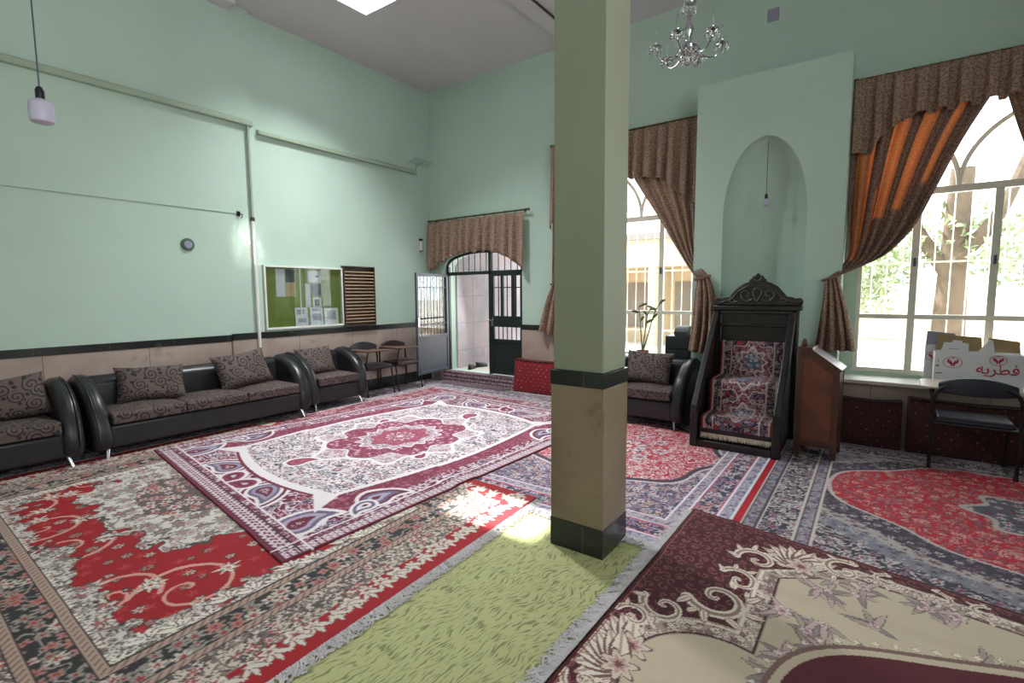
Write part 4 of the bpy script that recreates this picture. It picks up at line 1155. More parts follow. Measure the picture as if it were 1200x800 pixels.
def valance(parent, x0, x1, zt, y, zb, folds, mat='curtain', A=.05, nu=170, nm='valance_cloth', seed=1):
    """zb(u): bottom edge height"""
    bm = new_bm(); grid = []; n = 12
    for j in range(n + 1):
        v = j / n; row = []
        for i in range(nu + 1):
            u = i / nu; ph = folds * u * 2 * PI
            sq = math.tanh(4.0 * math.sin(ph + .5 * math.sin(ph * .37 + seed)))
            a = A * (.25 + .75 * v ** .6)
            row.append((x0 + (x1 - x0) * u, y - a * sq - .02 * v, zt + (zb(u) - zt) * v + .012 * v * sq))
        grid.append(row)
    add_strip(bm, grid)
    o = obj(nm, bm, mat, parent, smooth=True, world=True)
    m = o.modifiers.new('solid', 'SOLIDIFY'); m.thickness = .003
    return o
def rod(label, x0, x1, z, y, group='brass curtain rods'):
    r = thing('curtain_rod', label, 'curtain rod', ((x0 + x1) / 2, y, z))
    bm = new_bm(); add_tube(bm, [(x0, y, z), (x1, y, z)], .013, 8); obj('pole', bm, 'brass', r, world=True, smooth=True)
    for x in (x0, x1):
        bm = new_bm(); add_lathe(bm, [(0, -.025), (.02, -.015), (.026, 0), (.02, .015), (0, .025)], (x, y, z), 10); obj('finial', bm, 'brass', r, world=True, smooth=True)
    n = max(3, int((x1 - x0) / .22))
    for k in range(n + 1):
        x = x0 + .05 + (x1 - x0 - .1) * k / n; bm = new_bm()
        add_tube(bm, [(x, y + .022 * math.cos(a), z - .006 + .022 * math.sin(a)) for a in [2 * PI * q / 10 for q in range(11)]], .005, 5)
        obj('ring', bm, 'brass', r, world=True, smooth=True)
    for x in (x0 + .12, x1 - .12):
        bm = new_bm(); add_tube(bm, [(x, YW, z), (x, y, z)], .009, 6); add_box(bm, (x - .02, YW - .008, z - .03), (x + .02, YW, z + .03)); obj('bracket', bm, 'brass', r, world=True)
    return r
# gate
rod('brass rod above the gate holding only a short valance', -6.80, -4.56, 2.945, 6.735)
v = thing('valance', 'short brown pleated valance with an arched lower edge above the gate', 'curtain', (-5.7, 6.73, 2.9))
valance(v, -6.78, -4.63, 2.91, 6.715, lambda u: 1.98 + .36 * (1 - abs(2 * u - 1) ** 2.6) + .012 * math.sin(u * 60), 11.5, seed=2)
# window behind the column
rod('brass rod above the window behind the column', -4.13, -1.90, 3.835, 6.735)
v = thing('curtain', 'tied-back brown curtain beside the niche, with its valance, in the window behind the column', 'curtain', (-2.3, 6.7, 3.8))
def zmid(u):
    return (3.02 + .18 * (1 - u)) if u < .62 else 3.02 - .30 * (u - .62) / .38 - .02
valance(v, -2.95, -1.90, 3.81, 6.70, zmid, 6.5, seed=4)
drape('drape', [(-3.02, 3.55, -1.90, 3.55, 6.76, .020, 0), (-2.80, 3.15, -1.885, 3.05, 6.755, .022, 0), (-2.45, 2.62, -1.885, 2.55, 6.72, .022, 0), (-2.17, 2.2, -1.865, 2.15, 6.62, .020, 0),
                (-1.95, 1.92, -1.79, 1.95, 6.46, .016, 0), (-1.80, 1.76, -1.66, 1.80, 6.36, .014, 0)], 5.5, 'curtain', v, seed=3)
drape('drape_tail', [(-1.80, 1.77, -1.655, 1.80, 6.35, .014, 0), (-1.83, 1.55, -1.56, 1.55, 6.33, .022, 0), (-1.85, 1.2, -1.53, 1.2, 6.32, .028, 0), (-1.89, .87, -1.56, .85, 6.32, .034, 0)], 3.5, 'curtain', v, seed=5)
bm = new_bm(); add_tube(bm, [(-1.83, 6.36, 1.76), (-1.73, 6.305, 1.775), (-1.64, 6.36, 1.80)], .016, 8); obj('tie_band', bm, 'tie', v, world=True, smooth=True)
v = thing('curtain', 'tied-back brown curtain edge peeping out on the gate side of the column', 'curtain', (-3.9, 6.7, 3.8))
valance(v, -4.12, -3.05, 3.81, 6.70, lambda u: 2.58 + .62 * min(1, u * 2.2), 6.5, seed=6)
drape('drape', [(-4.11, 3.55, -3.05, 3.55, 6.76, .020, 0), (-4.11, 2.6, -3.35, 2.65, 6.75, .022, 0), (-4.10, 2.1, -3.75, 2.2, 6.72, .018, 0), (-4.09, 1.75, -3.94, 1.80, 6.70, .012, 0)], 5.5, 'curtain', v, seed=7)
drape('drape_tail', [(-4.10, 1.75, -3.93, 1.80, 6.70, .012, 0), (-4.24, 1.45, -3.88, 1.45, 6.70, .022, 0), (-4.37, 1.02, -3.90, .88, 6.69, .03, 0)], 4, 'curtain', v, seed=8)
bm = new_bm(); add_tube(bm, [(-4.13, 6.72, 1.74), (-4.02, 6.665, 1.76), (-3.92, 6.72, 1.79)], .016, 8); obj('tie_band', bm, 'tie', v, world=True, smooth=True)
# window beside the niche
rod('brass rod above the window with the orange-striped drapes', -.29, 1.75, 3.855, 6.735)
v = thing('curtain', 'tied-back brown curtain with bright orange strips beside the niche pier', 'curtain', (.2, 6.7, 3.8))
valance(v, -.30, 1.60, 3.84, 6.685, lambda u: 3.06 + (.20 * min(1, max(0, (u - .10) / .05)) + .10 * min(1, max(0, (u - .19) / .05)) + .05 * min(1, u * 1.5)), 11, seed=9, A=.045)
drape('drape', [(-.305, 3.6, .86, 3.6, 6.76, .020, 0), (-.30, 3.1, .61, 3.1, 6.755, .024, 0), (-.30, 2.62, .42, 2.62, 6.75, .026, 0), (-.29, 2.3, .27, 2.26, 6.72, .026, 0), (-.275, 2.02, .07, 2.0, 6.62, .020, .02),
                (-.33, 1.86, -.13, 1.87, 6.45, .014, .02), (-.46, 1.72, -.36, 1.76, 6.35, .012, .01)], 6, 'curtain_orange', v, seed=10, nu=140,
      glow_strips=[(.07, .24, .05, .73), (.36, .48, .05, .45), (.58, .68, .05, .40), (.80, .86, .05, .3), (.30, .33, .3, .6)])
drape('drape_tail', [(-.46, 1.73, -.345, 1.765, 6.34, .012, 0), (-.47, 1.5, -.27, 1.5, 6.32, .022, 0), (-.50, 1.2, -.20, 1.2, 6.31, .03, 0), (-.53, .96, -.16, .98, 6.31, .036, 0)], 4, 'curtain', v, seed=11)
bm = new_bm(); add_tube(bm, [(-.48, 6.35, 1.72), (-.41, 6.295, 1.74), (-.33, 6.35, 1.77)], .016, 8); obj('tie_band', bm, 'tie', v, world=True, smooth=True)
v = thing('curtain', 'brown curtain gathered at the far edge of the orange-draped window', 'curtain', (1.3, 6.7, 3.8))
drape('drape', [(.86, 3.6, 1.55, 3.6, 6.77, .020, 0), (1.0, 3.1, 1.55, 3.1, 6.765, .024, 0), (1.2, 2.5, 1.54, 2.5, 6.76, .022, 0), (1.42, 1.9, 1.55, 1.9, 6.74, .016, 0)], 5, 'curtain', v, seed=12)
drape('drape_tail', [(1.42, 1.9, 1.55, 1.9, 6.73, .016, 0), (1.40, 1.4, 1.62, 1.4, 6.72, .024, 0), (1.38, 1.0, 1.66, 1.0, 6.72, .03, 0)], 3, 'curtain', v, seed=13)

# ------------------------------------------------------------------ pulpit with carpeted steps
def curve_relief(parent, name, curves, y, mat, r=.009):
    bm = new_bm()
    for c in curves: add_tube(bm, catmull([(x, y, z) for x, z in c], 5), r, 6, r * .55)
    return obj(name, bm, mat, parent, world=True, smooth=True)
pulpit = thing('pulpit', 'carved black wooden pulpit with carpeted steps before the niche', 'pulpit', (-1.08, 5.75, Z0), rotz=0)
px0, px1 = -1.505, -.665
for x in (px0, px1 - .075):
    bm = new_bm(); add_box(bm, (x, 5.20, Z0), (x + .075, 5.29, .42)); obj('front_post', bm, 'dark_wood', pulpit, world=True, bevel=.01)
    bm = new_bm(); add_lathe(bm, [(.0, 0), (.03, 0), (.034, .012), (.02, .02), (.024, .04), (0, .055)], (x + .037, 5.245, .42), 12); obj('post_finial', bm, 'dark_wood', pulpit, world=True, smooth=True)
    xb = x + (.02 if x < -1 else .02)
    bm = new_bm(); add_box(bm, (xb, 6.02, Z0), (xb + .07, 6.11, 1.42)); obj('rear_post', bm, 'dark_wood', pulpit, world=True, bevel=.01)
    bm = new_bm()                      # sloping rail
    add_prism(bm, [(5.19, .36), (5.19, .44), (6.03, 1.43), (6.10, 1.43), (6.10, 1.36), (5.28, .36)], 0, x + .004, x + .071); obj('side_rail', bm, 'dark_wood', pulpit, world=True, bevel=.012)
    bm = new_bm()
    add_prism(bm, [(5.24, Z0 + .03), (5.24, .40), (6.04, 1.36), (6.04, Z0 + .03)], 0, x + .024, x + .05); obj('side_panel', bm, 'dark_wood', pulpit, world=True)
# stepped carcass
for k, (ya, zb_) in enumerate(((5.29, .325), (5.60, .665))):
    yb_ = 5.60 if k == 0 else 6.02
    obj('step', boxes(((px0 + .06, ya, Z0 + .02), (px1 - .06, yb_ - .002, zb_))), 'dark_wood', pulpit, world=True, bevel=.008)
obj('back_panel', boxes(((px0 + .06, 6.03, Z0 + .02), (px1 - .06, 6.09, 1.40))), 'dark_wood', pulpit, world=True)
obj('bottom_rail', boxes(((px0 + .07, 5.215, Z0), (px1 - .07, 5.275, .085))), 'dark_wood', pulpit, world=True, bevel=.01)
obj('cornice', boxes(((px0 - .01, 5.98, 1.40), (px1 + .04, 6.14, 1.45)), ((px0 + .02, 6.0, 1.36), (px1 + .01, 6.12, 1.40)), ((px0 + .06, 6.01, 1.22), (px1 - .05, 6.03, 1.25))), 'dark_wood', pulpit, world=True, bevel=.008)
xc2 = (px0 + px1) / 2 + .025
half = [(.43, 1.45), (.445, 1.50), (.42, 1.535), (.37, 1.53), (.34, 1.545), (.29, 1.55), (.25, 1.60), (.20, 1.66), (.13, 1.70), (.085, 1.715), (.085, 1.74), (.06, 1.75), (.055, 1.775), (.025, 1.785), (0, 1.81)]
sil = [(xc2 + a, z) for a, z in half] + [(xc2 - a, z) for a, z in half[::-1][1:]]
bm = new_bm(); add_prism(bm, sil, 1, 6.035, 6.085); crown = obj('crown', bm, 'dark_wood', pulpit, world=True, bevel=.008)
cur = []
for s in (-1, 1):
    f = lambda pts: [(xc2 + s * a, z) for a, z in pts]
    cur += [f([(.42, 1.50), (.38, 1.485), (.33, 1.50), (.28, 1.515), (.23, 1.56), (.18, 1.62), (.10, 1.665), (.02, 1.67)]),
            f([(.05, 1.52), (.10, 1.50), (.155, 1.53), (.165, 1.585), (.12, 1.615), (.085, 1.585), (.10, 1.555), (.125, 1.565)]),
            f([(.20, 1.50), (.25, 1.485), (.285, 1.50), (.27, 1.53), (.24, 1.525), (.235, 1.508)]),
            f([(.0, 1.50), (.03, 1.545), (.045, 1.60), (.02, 1.635), (.0, 1.64)]), f([(.34, 1.475), (.24, 1.468), (.12, 1.48), (0, 1.472)]), f([(0, 1.72), (.03, 1.735), (.04, 1.76), (.01, 1.78)])]
curve_relief(crown, 'carving', cur, 6.03, 'dark_wood', .013)
curve_relief(crown, 'worn_edges', cur, 6.0175, 'gilt', .0042)  # thin pale lines draw the carving's highlights as colour
cur = []
for k in range(9):
    x = px0 + .10 + k * .083
    cur.append([(x, 1.375), (x + .02, 1.392), (x + .045, 1.375), (x + .065, 1.39)])
curve_relief(pulpit, 'frieze_carving', cur, 5.995, 'gilt', .004)
curve_relief(pulpit, 'rosette', [[(px0 + .037 + .02 * math.cos(a), .28 + .02 * math.sin(a)) for a in [q * PI / 4 for q in range(9)]]], 5.195, 'dark_wood', .006)

# the carpet runner that lies over the pulpit's steps
def weave_run():
    w = Weave(.66, 1.85, .0055); S, T = w.S, w.T; al = np.ones(S.shape, bool)
    w.fill(al, (46, 26, 40)); d = np.minimum(S, w.W - S)
    w.floral(al, .065, 91, [(190, 176, 172), (150, 40, 56), (96, 108, 134)], (30, 16, 28), (170, 30, 46), (170, 150, 150), 6, .09, .40)
    A = S - .33
    for t0, rr in ((.28, .20), (.78, .24), (1.36, .2)):
        B = T - t0; th = np.arctan2(B, A); q = np.hypot(A / rr, B / (rr * 1.25)) * (1 - .16 * np.cos(8 * th))
        w.fill(q < 1.06, (200, 188, 184)); w.fill(q < 1, (120, 20, 40)); w.floral(q < .98, .05, int(t0 * 100), [(206, 192, 188), (150, 130, 140)], (60, 16, 30), (176, 40, 56), (190, 170, 168), 5, .1, .4)
        w.fill(np.abs(q - .62) < .05, (210, 200, 196)); w.fill(q < .42, (84, 98, 124)); w.floral(q < .42, .05, int(t0 * 50), [(216, 208, 204)], None, (150, 30, 46), None)
    b = d < .115; w.fill(b, (60, 14, 28)); w.floral(b & (d > .03), .06, 93, [(180, 168, 160), (90, 104, 130)], (34, 12, 22), (170, 40, 50), (150, 130, 126), 5, .1, .4)
    for q in (.028, .115): w.fill(np.abs(d - q) < .006, (190, 170, 160))
    w.fill(d < .022, (150, 14, 32)); w.fill((T > 1.79), (40, 26, 34))
    w.c *= .72  # whole runner darkened, its shade painted into the pattern colour
    return w
wr = weave_run()
path = [(6.005, 1.06), (5.99, 1.055), (5.985, 1.0), (5.965, .70), (5.955, .678), (5.62, .676), (5.585, .655), (5.575, .60), (5.57, .36), (5.56, .338), (5.30, .336), (5.262, .315), (5.252, .27), (5.25, .16)]
pl = [0.0]
for a, b in zip(path, path[1:]): pl.append(pl[-1] + math.hypot(a[0] - b[0], a[1] - b[1]))
tt = wr.T / wr.L * pl[-1]
Yr = np.interp(tt, pl, [p[0] for p in path]); Zr = np.interp(tt, pl, [p[1] for p in path])
Xr = -1.415 + .01 + wr.S + .004 * np.sin(tt * 9)
run = sheet_mesh('stair_carpet', wr, Xr, Yr - .002, Zr, flip=True); tag(run, 'red and navy patterned carpet runner draped over the pulpit steps', 'carpet')
rg = random.Random(5); bm = new_bm()
for i in range(170):
    x = -1.405 + .66 * (i + rg.random()) / 170; z0 = .162; l_ = .035 + .025 * rg.random(); dx = rg.gauss(0, .004)
    add_strip(bm, [[(x - .0022, 5.247, z0), (x + .0022, 5.247, z0)], [(x - .003 + dx * .5, 5.245, z0 - l_ * .5), (x + .003 + dx * .5, 5.245, z0 - l_ * .5)], [(x - .0022 + dx, 5.244, z0 - l_), (x + .0022 + dx, 5.244, z0 - l_)]])
obj('fringe', bm, 'fringe_tan', run)

# ------------------------------------------------------------------ wooden lectern
MT['walnut'] = mat_plain('walnut_lectern_wood', (80, 46, 36), 0.35, var=0.3, scale=9)
MT['walnut_panel'] = mat_plain('worn_walnut_panel', (108, 58, 40), 0.4, c2=(76, 42, 32), scale=5)
lec = thing('lectern', 'brown wooden lectern with a sloping top beside the pulpit', 'lectern', (-.39, 5.65, Z0), rotz=-.06)
pr = [(-.185, .08), (-.185, 1.03), (-.07, 1.04), (.165, .86), (.165, .08)]
fr_ = [(-.185, 0), (-.185, 1.03), (-.07, 1.04), (.165, .86), (.165, 0), (.115, 0), (.115, .10), (-.135, .10), (-.135, 0)]
for y in (-.17, .15):
    bm = new_bm(); add_prism(bm, [(-.15, .13), (-.15, .97), (-.085, .98), (.13, .82), (.13, .13)], 1, y + .004, y + .016); obj('panel', bm, 'walnut_panel', lec)
    bm = new_bm()
    inner = [(-.135, .16), (-.135, .955), (-.085, .96), (.115, .81), (.115, .16)]
    outer = [(-.185, .10), (-.185, 1.03), (-.07, 1.04), (.165, .86), (.165, .10)]
    for k in range(5):
        a, b, c, d = outer[k], outer[(k + 1) % 5], inner[(k + 1) % 5], inner[k]
        add_prism(bm, [a, b, c, d], 1, y, y + .022)
    obj('panel_frame', bm, 'walnut', lec, bevel=.003)
    for x in (-.185, .115):
        obj('foot', boxes(((x, y - .004, 0), (x + .05, y + .03, .12))), 'walnut', lec, bevel=.004)
obj('side_panel', boxes(((-.18, -.15, .10), (-.165, .155, 1.02))), 'walnut', lec); obj('side_panel', boxes(((.145, -.15, .10), (.16, .155, .85))), 'walnut', lec)
bm = new_bm(); add_prism(bm, [(-.07, 1.045), (-.07, 1.02), (.17, .845), (.185, .86)], 1, -.18, .18); obj('reading_slope', bm, 'walnut', lec, bevel=.004)
bm = new_bm(); add_prism(bm, [(-.195, 1.035), (-.195, 1.06), (-.06, 1.06), (-.06, 1.035)], 1, -.18, .18); obj('top_board', bm, 'walnut', lec, bevel=.004)
bm = new_bm(); add_lathe(bm, [(.0, 0), (.022, 0), (.028, .03), (.02, .06), (.014, .075), (0, .08)], (-.14, -.1, 1.06), 12); obj('knob', bm, 'walnut_panel', lec, smooth=True)

# ------------------------------------------------------------------ writing chairs
def writing_chair(label, loc, rotz, tab, seatmat, padmat, hand=1, low=0.0):
    r = thing('writing_chair', label, 'chair', loc, rotz, 'writing chairs')
    for s in (-1, 1):
        bm = new_bm()      # back leg sweeping up into the back hoop
        top = [(s * .28, -.20, 0), (s * .285, -.205, .25), (s * .285, -.215, .52), (s * .275, -.225, .66), (s * .235, -.232, .735), (s * .17, -.235, .765), (s * .08, -.235, .775)]
        add_tube(bm, catmull(top, 6), .0145, 10); obj('back_leg', bm, 'black', r, smooth=True)
        bm = new_bm(); add_tube(bm, catmull([(s * .26, .22, 0), (s * .262, .19, .22), (s * .265, .155, .43)], 5), .0125, 8)
        add_tube(bm, [(s * .265, .155, .415), (s * .28, -.205, .415)], .0115, 8); obj('front_leg', bm, 'black', r, smooth=True)
        for y, x in ((-.20, s * .28), (.22, s * .26)):
            bm = new_bm(); add_lathe(bm, [(.018, 0), (.018, .03), (.015, .035)], (x, y, 0), 8); obj('foot_cap', bm, 'black', r)
    for a, b in ((.27, .15), (.28, -.2)):
        bm = new_bm(); add_tube(bm, [(-a, b, .415), (a, b, .415)], .0115, 8); obj('cross_rail', bm, 'black', r, smooth=True)
    bm = new_bm(); add_box(bm, (-.245, -.19, .425), (.245, .2, .475)); bmesh.ops.subdivide_edges(bm, edges=bm.edges, cuts=4, use_grid_fill=True)
    for v in bm.verts:
        if v.co.z > .47: v.co.z += .018 * (1 - (v.co.x / .245) ** 2) * (1 - (v.co.y / .2) ** 2)
    obj('seat', bm, seatmat, r, bevel=.018, seg=3)
    bm = new_bm(); rows = []          # bowed half-moon back pad
    for k in range(17):
        u = -1 + k / 8.0; x = .255 * u; y = -.245 + .05 * (abs(u) ** 2); zt = .785 + .06 * (1 - u * u) - low; zb2 = .685 + .015 * u * u
        rows.append([(x, y - .02, zb2), (x, y - .026, (zb2 + zt) / 2), (x, y - .018, zt), (x, y + .018, zt), (x, y + .02, (zb2 + zt) / 2), (x, y + .02, zb2)])
    V = add_strip(bm, rows, close_u=True); bm.faces.new(V[0]); bm.faces.new(V[-1][::-1])
    obj('backrest', bm, padmat, r, bevel=.012, seg=3)
    bm = new_bm(); pts = [(-.37, -.12), (-.33, -.16), (-.20, -.15), (-.17, -.05), (-.13, .12), (.02, .17), (.08, .22), (.08, .33), (.03, .37), (-.30, .37), (-.37, .31)]
    add_prism(bm, [(hand * a, b) for a, b in pts], 2, .712, .732); obj('tablet', bm, tab, r, bevel=.006)
    bm = new_bm(); add_tube(bm, catmull([(-.275 * hand, -.22, .60), (-.30 * hand, -.15, .69), (-.29 * hand, .05, .705), (-.25 * hand, .28, .705)], 5), .011, 8); add_tube(bm, catmull([(-.265 * hand, .17, .42), (-.272 * hand, .22, .56), (-.26 * hand, .25, .705)], 5), .011, 8)
    obj('tablet_support', bm, 'black', r, smooth=True)
    return r
writing_chair('lone writing chair with a pale tablet and navy vinyl pads under the bright window', (.745, 5.945, .013), -.03, 'tablet', 'navy_vinyl', 'navy_vinyl')
MT['chair_dark'] = mat_plain('charcoal_vinyl', (42, 42, 50), 0.4, var=0.15)
MT['chair_brown'] = mat_plain('dark_brown_vinyl', (62, 46, 44), 0.4, var=0.15)
writing_chair('writing chair with a charcoal back pad beside the notice board armchair', (-6.50, 5.10, .0135), -PI / 2, 'tablet_brown', 'chair_dark', 'chair_dark', -1, .02)
writing_chair('writing chair with a brown back pad, the one nearer the gate', (-6.50, 5.72, .0135), -PI / 2, 'tablet_brown', 'chair_brown', 'chair_brown', -1, .04)

# ------------------------------------------------------------------ cartons on the window sill
def ring_bm(bm, x, y, z, rx, rz, w, n=32):
    a = [(x + rx * math.cos(2 * PI * k / n), z + rz * math.sin(2 * PI * k / n)) for k in range(n)]
    b = [(x + (rx - w) * math.cos(2 * PI * k / n), z + (rz - w) * math.sin(2 * PI * k / n)) for k in range(n)]
    for k in range(n):
        q = (k + 1) % n
        bm.faces.new([bm.verts.new((p[0], y, p[1])) for p in (a[k], a[q], b[q], b[k])])
def flat(bm, pts, y): bm.faces.new([bm.verts.new((p[0], y, p[1])) for p in pts])
def ribbon(bm, pts, y, w):
    P = catmull([(p[0], y, p[1]) for p in pts], 5)
    L = []
    for i, p in enumerate(P):
        d = (P[min(i + 1, len(P) - 1)] - P[max(i - 1, 0)]).normalized(); n = Vector((-d.z, 0, d.x)) * (w / 2 * (1 - .5 * abs(2 * i / (len(P) - 1) - 1)))
        L.append([tuple(p + n), tuple(p - n)])
    add_strip(bm, L)
def emblem(parent, x, y, z, r):
    bm = new_bm(); ring_bm(bm, x, y, z, r, r * .78, r * .07)
    obj('emblem_ring', bm, 'red_ink', parent, world=True)
    bm = new_bm()
    for s in (-1, 1):
        f = lambda pts: [(x + s * a * r, z + b * r) for a, b in pts]
        ribbon(bm, f([(.10, -.52), (.16, -.2), (.42, .05), (.50, .28), (.34, .42)]), y, r * .26)
        ribbon(bm, f([(.08, -.5), (.10, -.1), (.24, .12), (.22, .3)]), y, r * .16)
    ribbon(bm, [(x - .16 * r, z + .5 * r), (x, z + .64 * r), (x + .16 * r, z + .5 * r)], y, r * .12)
    obj('emblem_hands', bm, 'red_ink', parent, world=True)
def carton_wall(bm, pts, y0, y1): add_prism(bm, pts, 1, y0, y1)
SZ = .6655
bx = thing('carton', 'open white carton with red script lettering on the window sill behind the chair', 'box', (.82, 6.55, SZ))
obj('walls', boxes(((.50, 6.43, SZ), (1.14, 6.434, 1.00)), ((.50, 6.67, SZ), (1.14, 6.674, 1.00)), ((.50, 6.434, SZ), (.504, 6.67, 1.00)), ((1.136, 6.434, SZ), (1.14, 6.67, 1.00)), ((.504, 6.434, SZ), (1.136, 6.67, SZ + .004))), 'carton', bx, world=True)
bm = new_bm(); carton_wall(bm, [(.515, 1.0), (.545, 1.03), (.56, 1.10), (.62, 1.10), (.625, 1.125), (.69, 1.12), (.695, 1.10), (.74, 1.095), (.745, 1.0)], 6.43, 6.434); obj('front_flap', bm, 'carton', bx, world=True)
bm = new_bm(); carton_wall(bm, [(.80, 1.0), (.885, 1.14), (.91, 1.13), (.93, 1.0)], 6.435, 6.439); obj('side_flap', bm, 'carton', bx, world=True)
bm = new_bm(); carton_wall(bm, [(.52, 1.0), (.53, 1.16), (.86, 1.14), (.87, 1.0)], 6.674, 6.678); carton_wall(bm, [(.90, 1.0), (.91, 1.14), (1.13, 1.11), (1.14, 1.0)], 6.674, 6.678); obj('back_flap', bm, 'kraft', bx, world=True)
emblem(bx, .635, 6.4285, .905, .072)
emblem(bx, .955, 6.4285, .945, .062)
obj('side_print', boxes(((.51, 6.4285, .86), (.535, 6.429, .875)), ((.525, 6.4285, .90), (.53, 6.429, .93)), ((.51, 6.4285, .79), (.56, 6.429, .80))), 'grey_ink', bx, world=True)
obj('slot', boxes(((.60, 6.4285, 1.035), (.67, 6.429, 1.040))), 'grey_ink', bx, world=True)
def lettering(txt, x, y, z, size, parent, mat):
    c = bpy.data.curves.new('lettering', 'FONT'); c.body = txt; c.size = size; c.align_x = 'CENTER'; c.offset = .0015; c.extrude = .0003
    o = bpy.data.objects.new('lettering_tmp', c); COL.objects.link(o)
    bpy.context.view_layer.update()
    dg = bpy.context.evaluated_depsgraph_get()
    me = bpy.data.meshes.new_from_object(o.evaluated_get(dg)); bpy.data.objects.remove(o); bpy.data.curves.remove(c)
    me.materials.clear(); me.materials.append(MT[mat])
    me.transform(Matrix.Translation((x, y, z)) @ Matrix.Rotation(PI / 2, 4, 'X'))
    me.transform(Matrix.Translation(-parent.location))
    p = bpy.data.objects.new('lettering', me); COL.objects.link(p); p.parent = parent; return p
lettering('\uFEEA\uFEF3\uFEAE\uFEC4\uFED3', .955, 6.4285, .815, .13, bx, 'red_ink')
b2 = thing('carton', 'white carton with torn flaps tucked behind the lettered carton, near the frame', 'box', (.52, 6.74, SZ))
obj('walls', boxes(((.44, 6.70, SZ), (.70, 6.704, 1.05)), ((.44, 6.81, SZ), (.70, 6.814, 1.05)), ((.44, 6.704, SZ), (.444, 6.81, 1.05)), ((.696, 6.704, SZ), (.70, 6.81, 1.05)), ((.444, 6.704, SZ), (.696, 6.81, SZ + .004))), 'carton', b2, world=True)
bm = new_bm(); carton_wall(bm, [(.44, 1.05), (.445, 1.19), (.66, 1.17), (.69, 1.05)], 6.70, 6.704); obj('front_flap', bm, 'lilac', b2, world=True)
emblem(b2, .505, 6.6985, .93, .06)
obj('hand_slot', boxes(((.4385, 6.74, .86), (.44, 6.80, .93))), 'black', b2, world=True)

# ------------------------------------------------------------------ by the armchair: speaker cabinet, small case and plant on the sill
sp = thing('speaker_cabinet', 'black cabinet on the window sill behind the armchair', 'speaker', (-2.03, 6.56, SZ))
obj('body', boxes(((-2.20, 6.42, SZ), (-1.88, 6.72, 1.045))), 'black', sp, world=True, bevel=.01)
obj('front_panel', boxes(((-2.18, 6.414, SZ + .02), (-1.90, 6.42, .86)), ((-2.18, 6.414, .885), (-1.90, 6.42, 1.03))), 'gate', sp, world=True, bevel=.003)
cs = thing('radio', 'small grey-green box with a sloping front on top of the black cabinet', 'radio', (-2.0, 6.55, 1.046))
bm = new_bm(); add_prism(bm, [(6.46, 1.046), (6.45, 1.10), (6.52, 1.165), (6.64, 1.165), (6.64, 1.046)], 0, -2.10, -1.92); obj('casing', bm, 'box_teal', cs, world=True, bevel=.006)
obj('top_panel', boxes(((-2.085, 6.54, 1.165), (-1.935, 6.63, 1.169))), 'grey_ink', cs, world=True)
pt = thing('potted_plant', 'pale-stemmed potted plant on the sill beside the column', 'plant', (-2.56, 6.56, SZ))
bm = new_bm(); add_lathe(bm, [(0, 0), (.06, 0), (.085, .14), (.09, .15), (.078, .15), (.07, .12), (0, .12)], (0, 0, 0), 18); obj('pot', bm, 'clay', pt, smooth=True)
bm = new_bm(); add_lathe(bm, [(0, .12), (.074, .121), (0, .128)], (0, 0, 0), 14); obj('soil', bm, 'soil', pt)
rg = random.Random(8)
for (dx, dy, hh) in ((-.06, .0, .62), (.08, -.02, .58), (.20, .0, .66)):
    st = catmull([(0, 0, .12), (dx * .4, dy, .12 + hh * .4), (dx * .7, dy, .12 + hh * .75), (dx * 1.1, dy, .12 + hh)], 5)
    bm = new_bm(); add_tube(bm, st, .010, 7, .006); s1 = obj('stem', bm, 'leafgreen', pt, smooth=True)
    for q in range(3):
        p = st[min(len(st) - 1, 9 + q * 3)]; a = (q % 2) * PI + rg.uniform(-.5, .5); el = rg.uniform(.5, 1.1); L = rg.uniform(.13, .19)
        d = Vector((math.cos(a) * math.cos(el), math.sin(a) * .4 * math.cos(el), math.sin(el))); sd = d.cross(Vector((0, 1, .2))).normalized()
        bm = new_bm(); rows = []
        for k in range(7):
            t = k / 6; wd = .020 * math.sin(PI * min(1, t * .92 + .06)) ** .8
            c = p + d * (L * t) + Vector((0, 0, -.05 * t * t)); rows.append([tuple(c - sd * wd), tuple(c + Vector((0, -.004, 0))), tuple(c + sd * wd)])
        add_strip(bm, rows); obj('leaf', bm, 'leafgreen', s1, smooth=True, solid=.0015)

# ------------------------------------------------------------------ side wall: notice board, slat rack, conduits, small fittings
nb = thing('notice_board', 'glazed notice board with a white frame and green felt on the side wall', 'notice board', (XL, 4.2, 1.12))
xb = XL + .001
obj('back_board', boxes(((xb, 3.60, 1.15), (xb + .012, 4.80, 1.99))), 'felt', nb, world=True)
obj('frame', boxes(((xb, 3.575, 1.12), (xb + .06, 3.60, 2.015)), ((xb, 4.80, 1.12), (xb + .06, 4.825, 2.015)), ((xb, 3.60, 1.12), (xb + .06, 4.80, 1.15)), ((xb, 3.60, 1.99), (xb + .06, 4.80, 2.015)), ((xb + .012, 4.11, 1.15), (xb + .03, 4.13, 1.99))), 'white', nb, world=True, bevel=.003)
obj('pane', boxes(((xb + .046, 3.60, 1.15), (xb + .05, 4.80, 1.99))), 'glass', nb, world=True)
MT['flyer_print'] = mat_plain('pale_printed_flyer', (186, 190, 198), 0.6, c2=(130, 136, 146), scale=30)
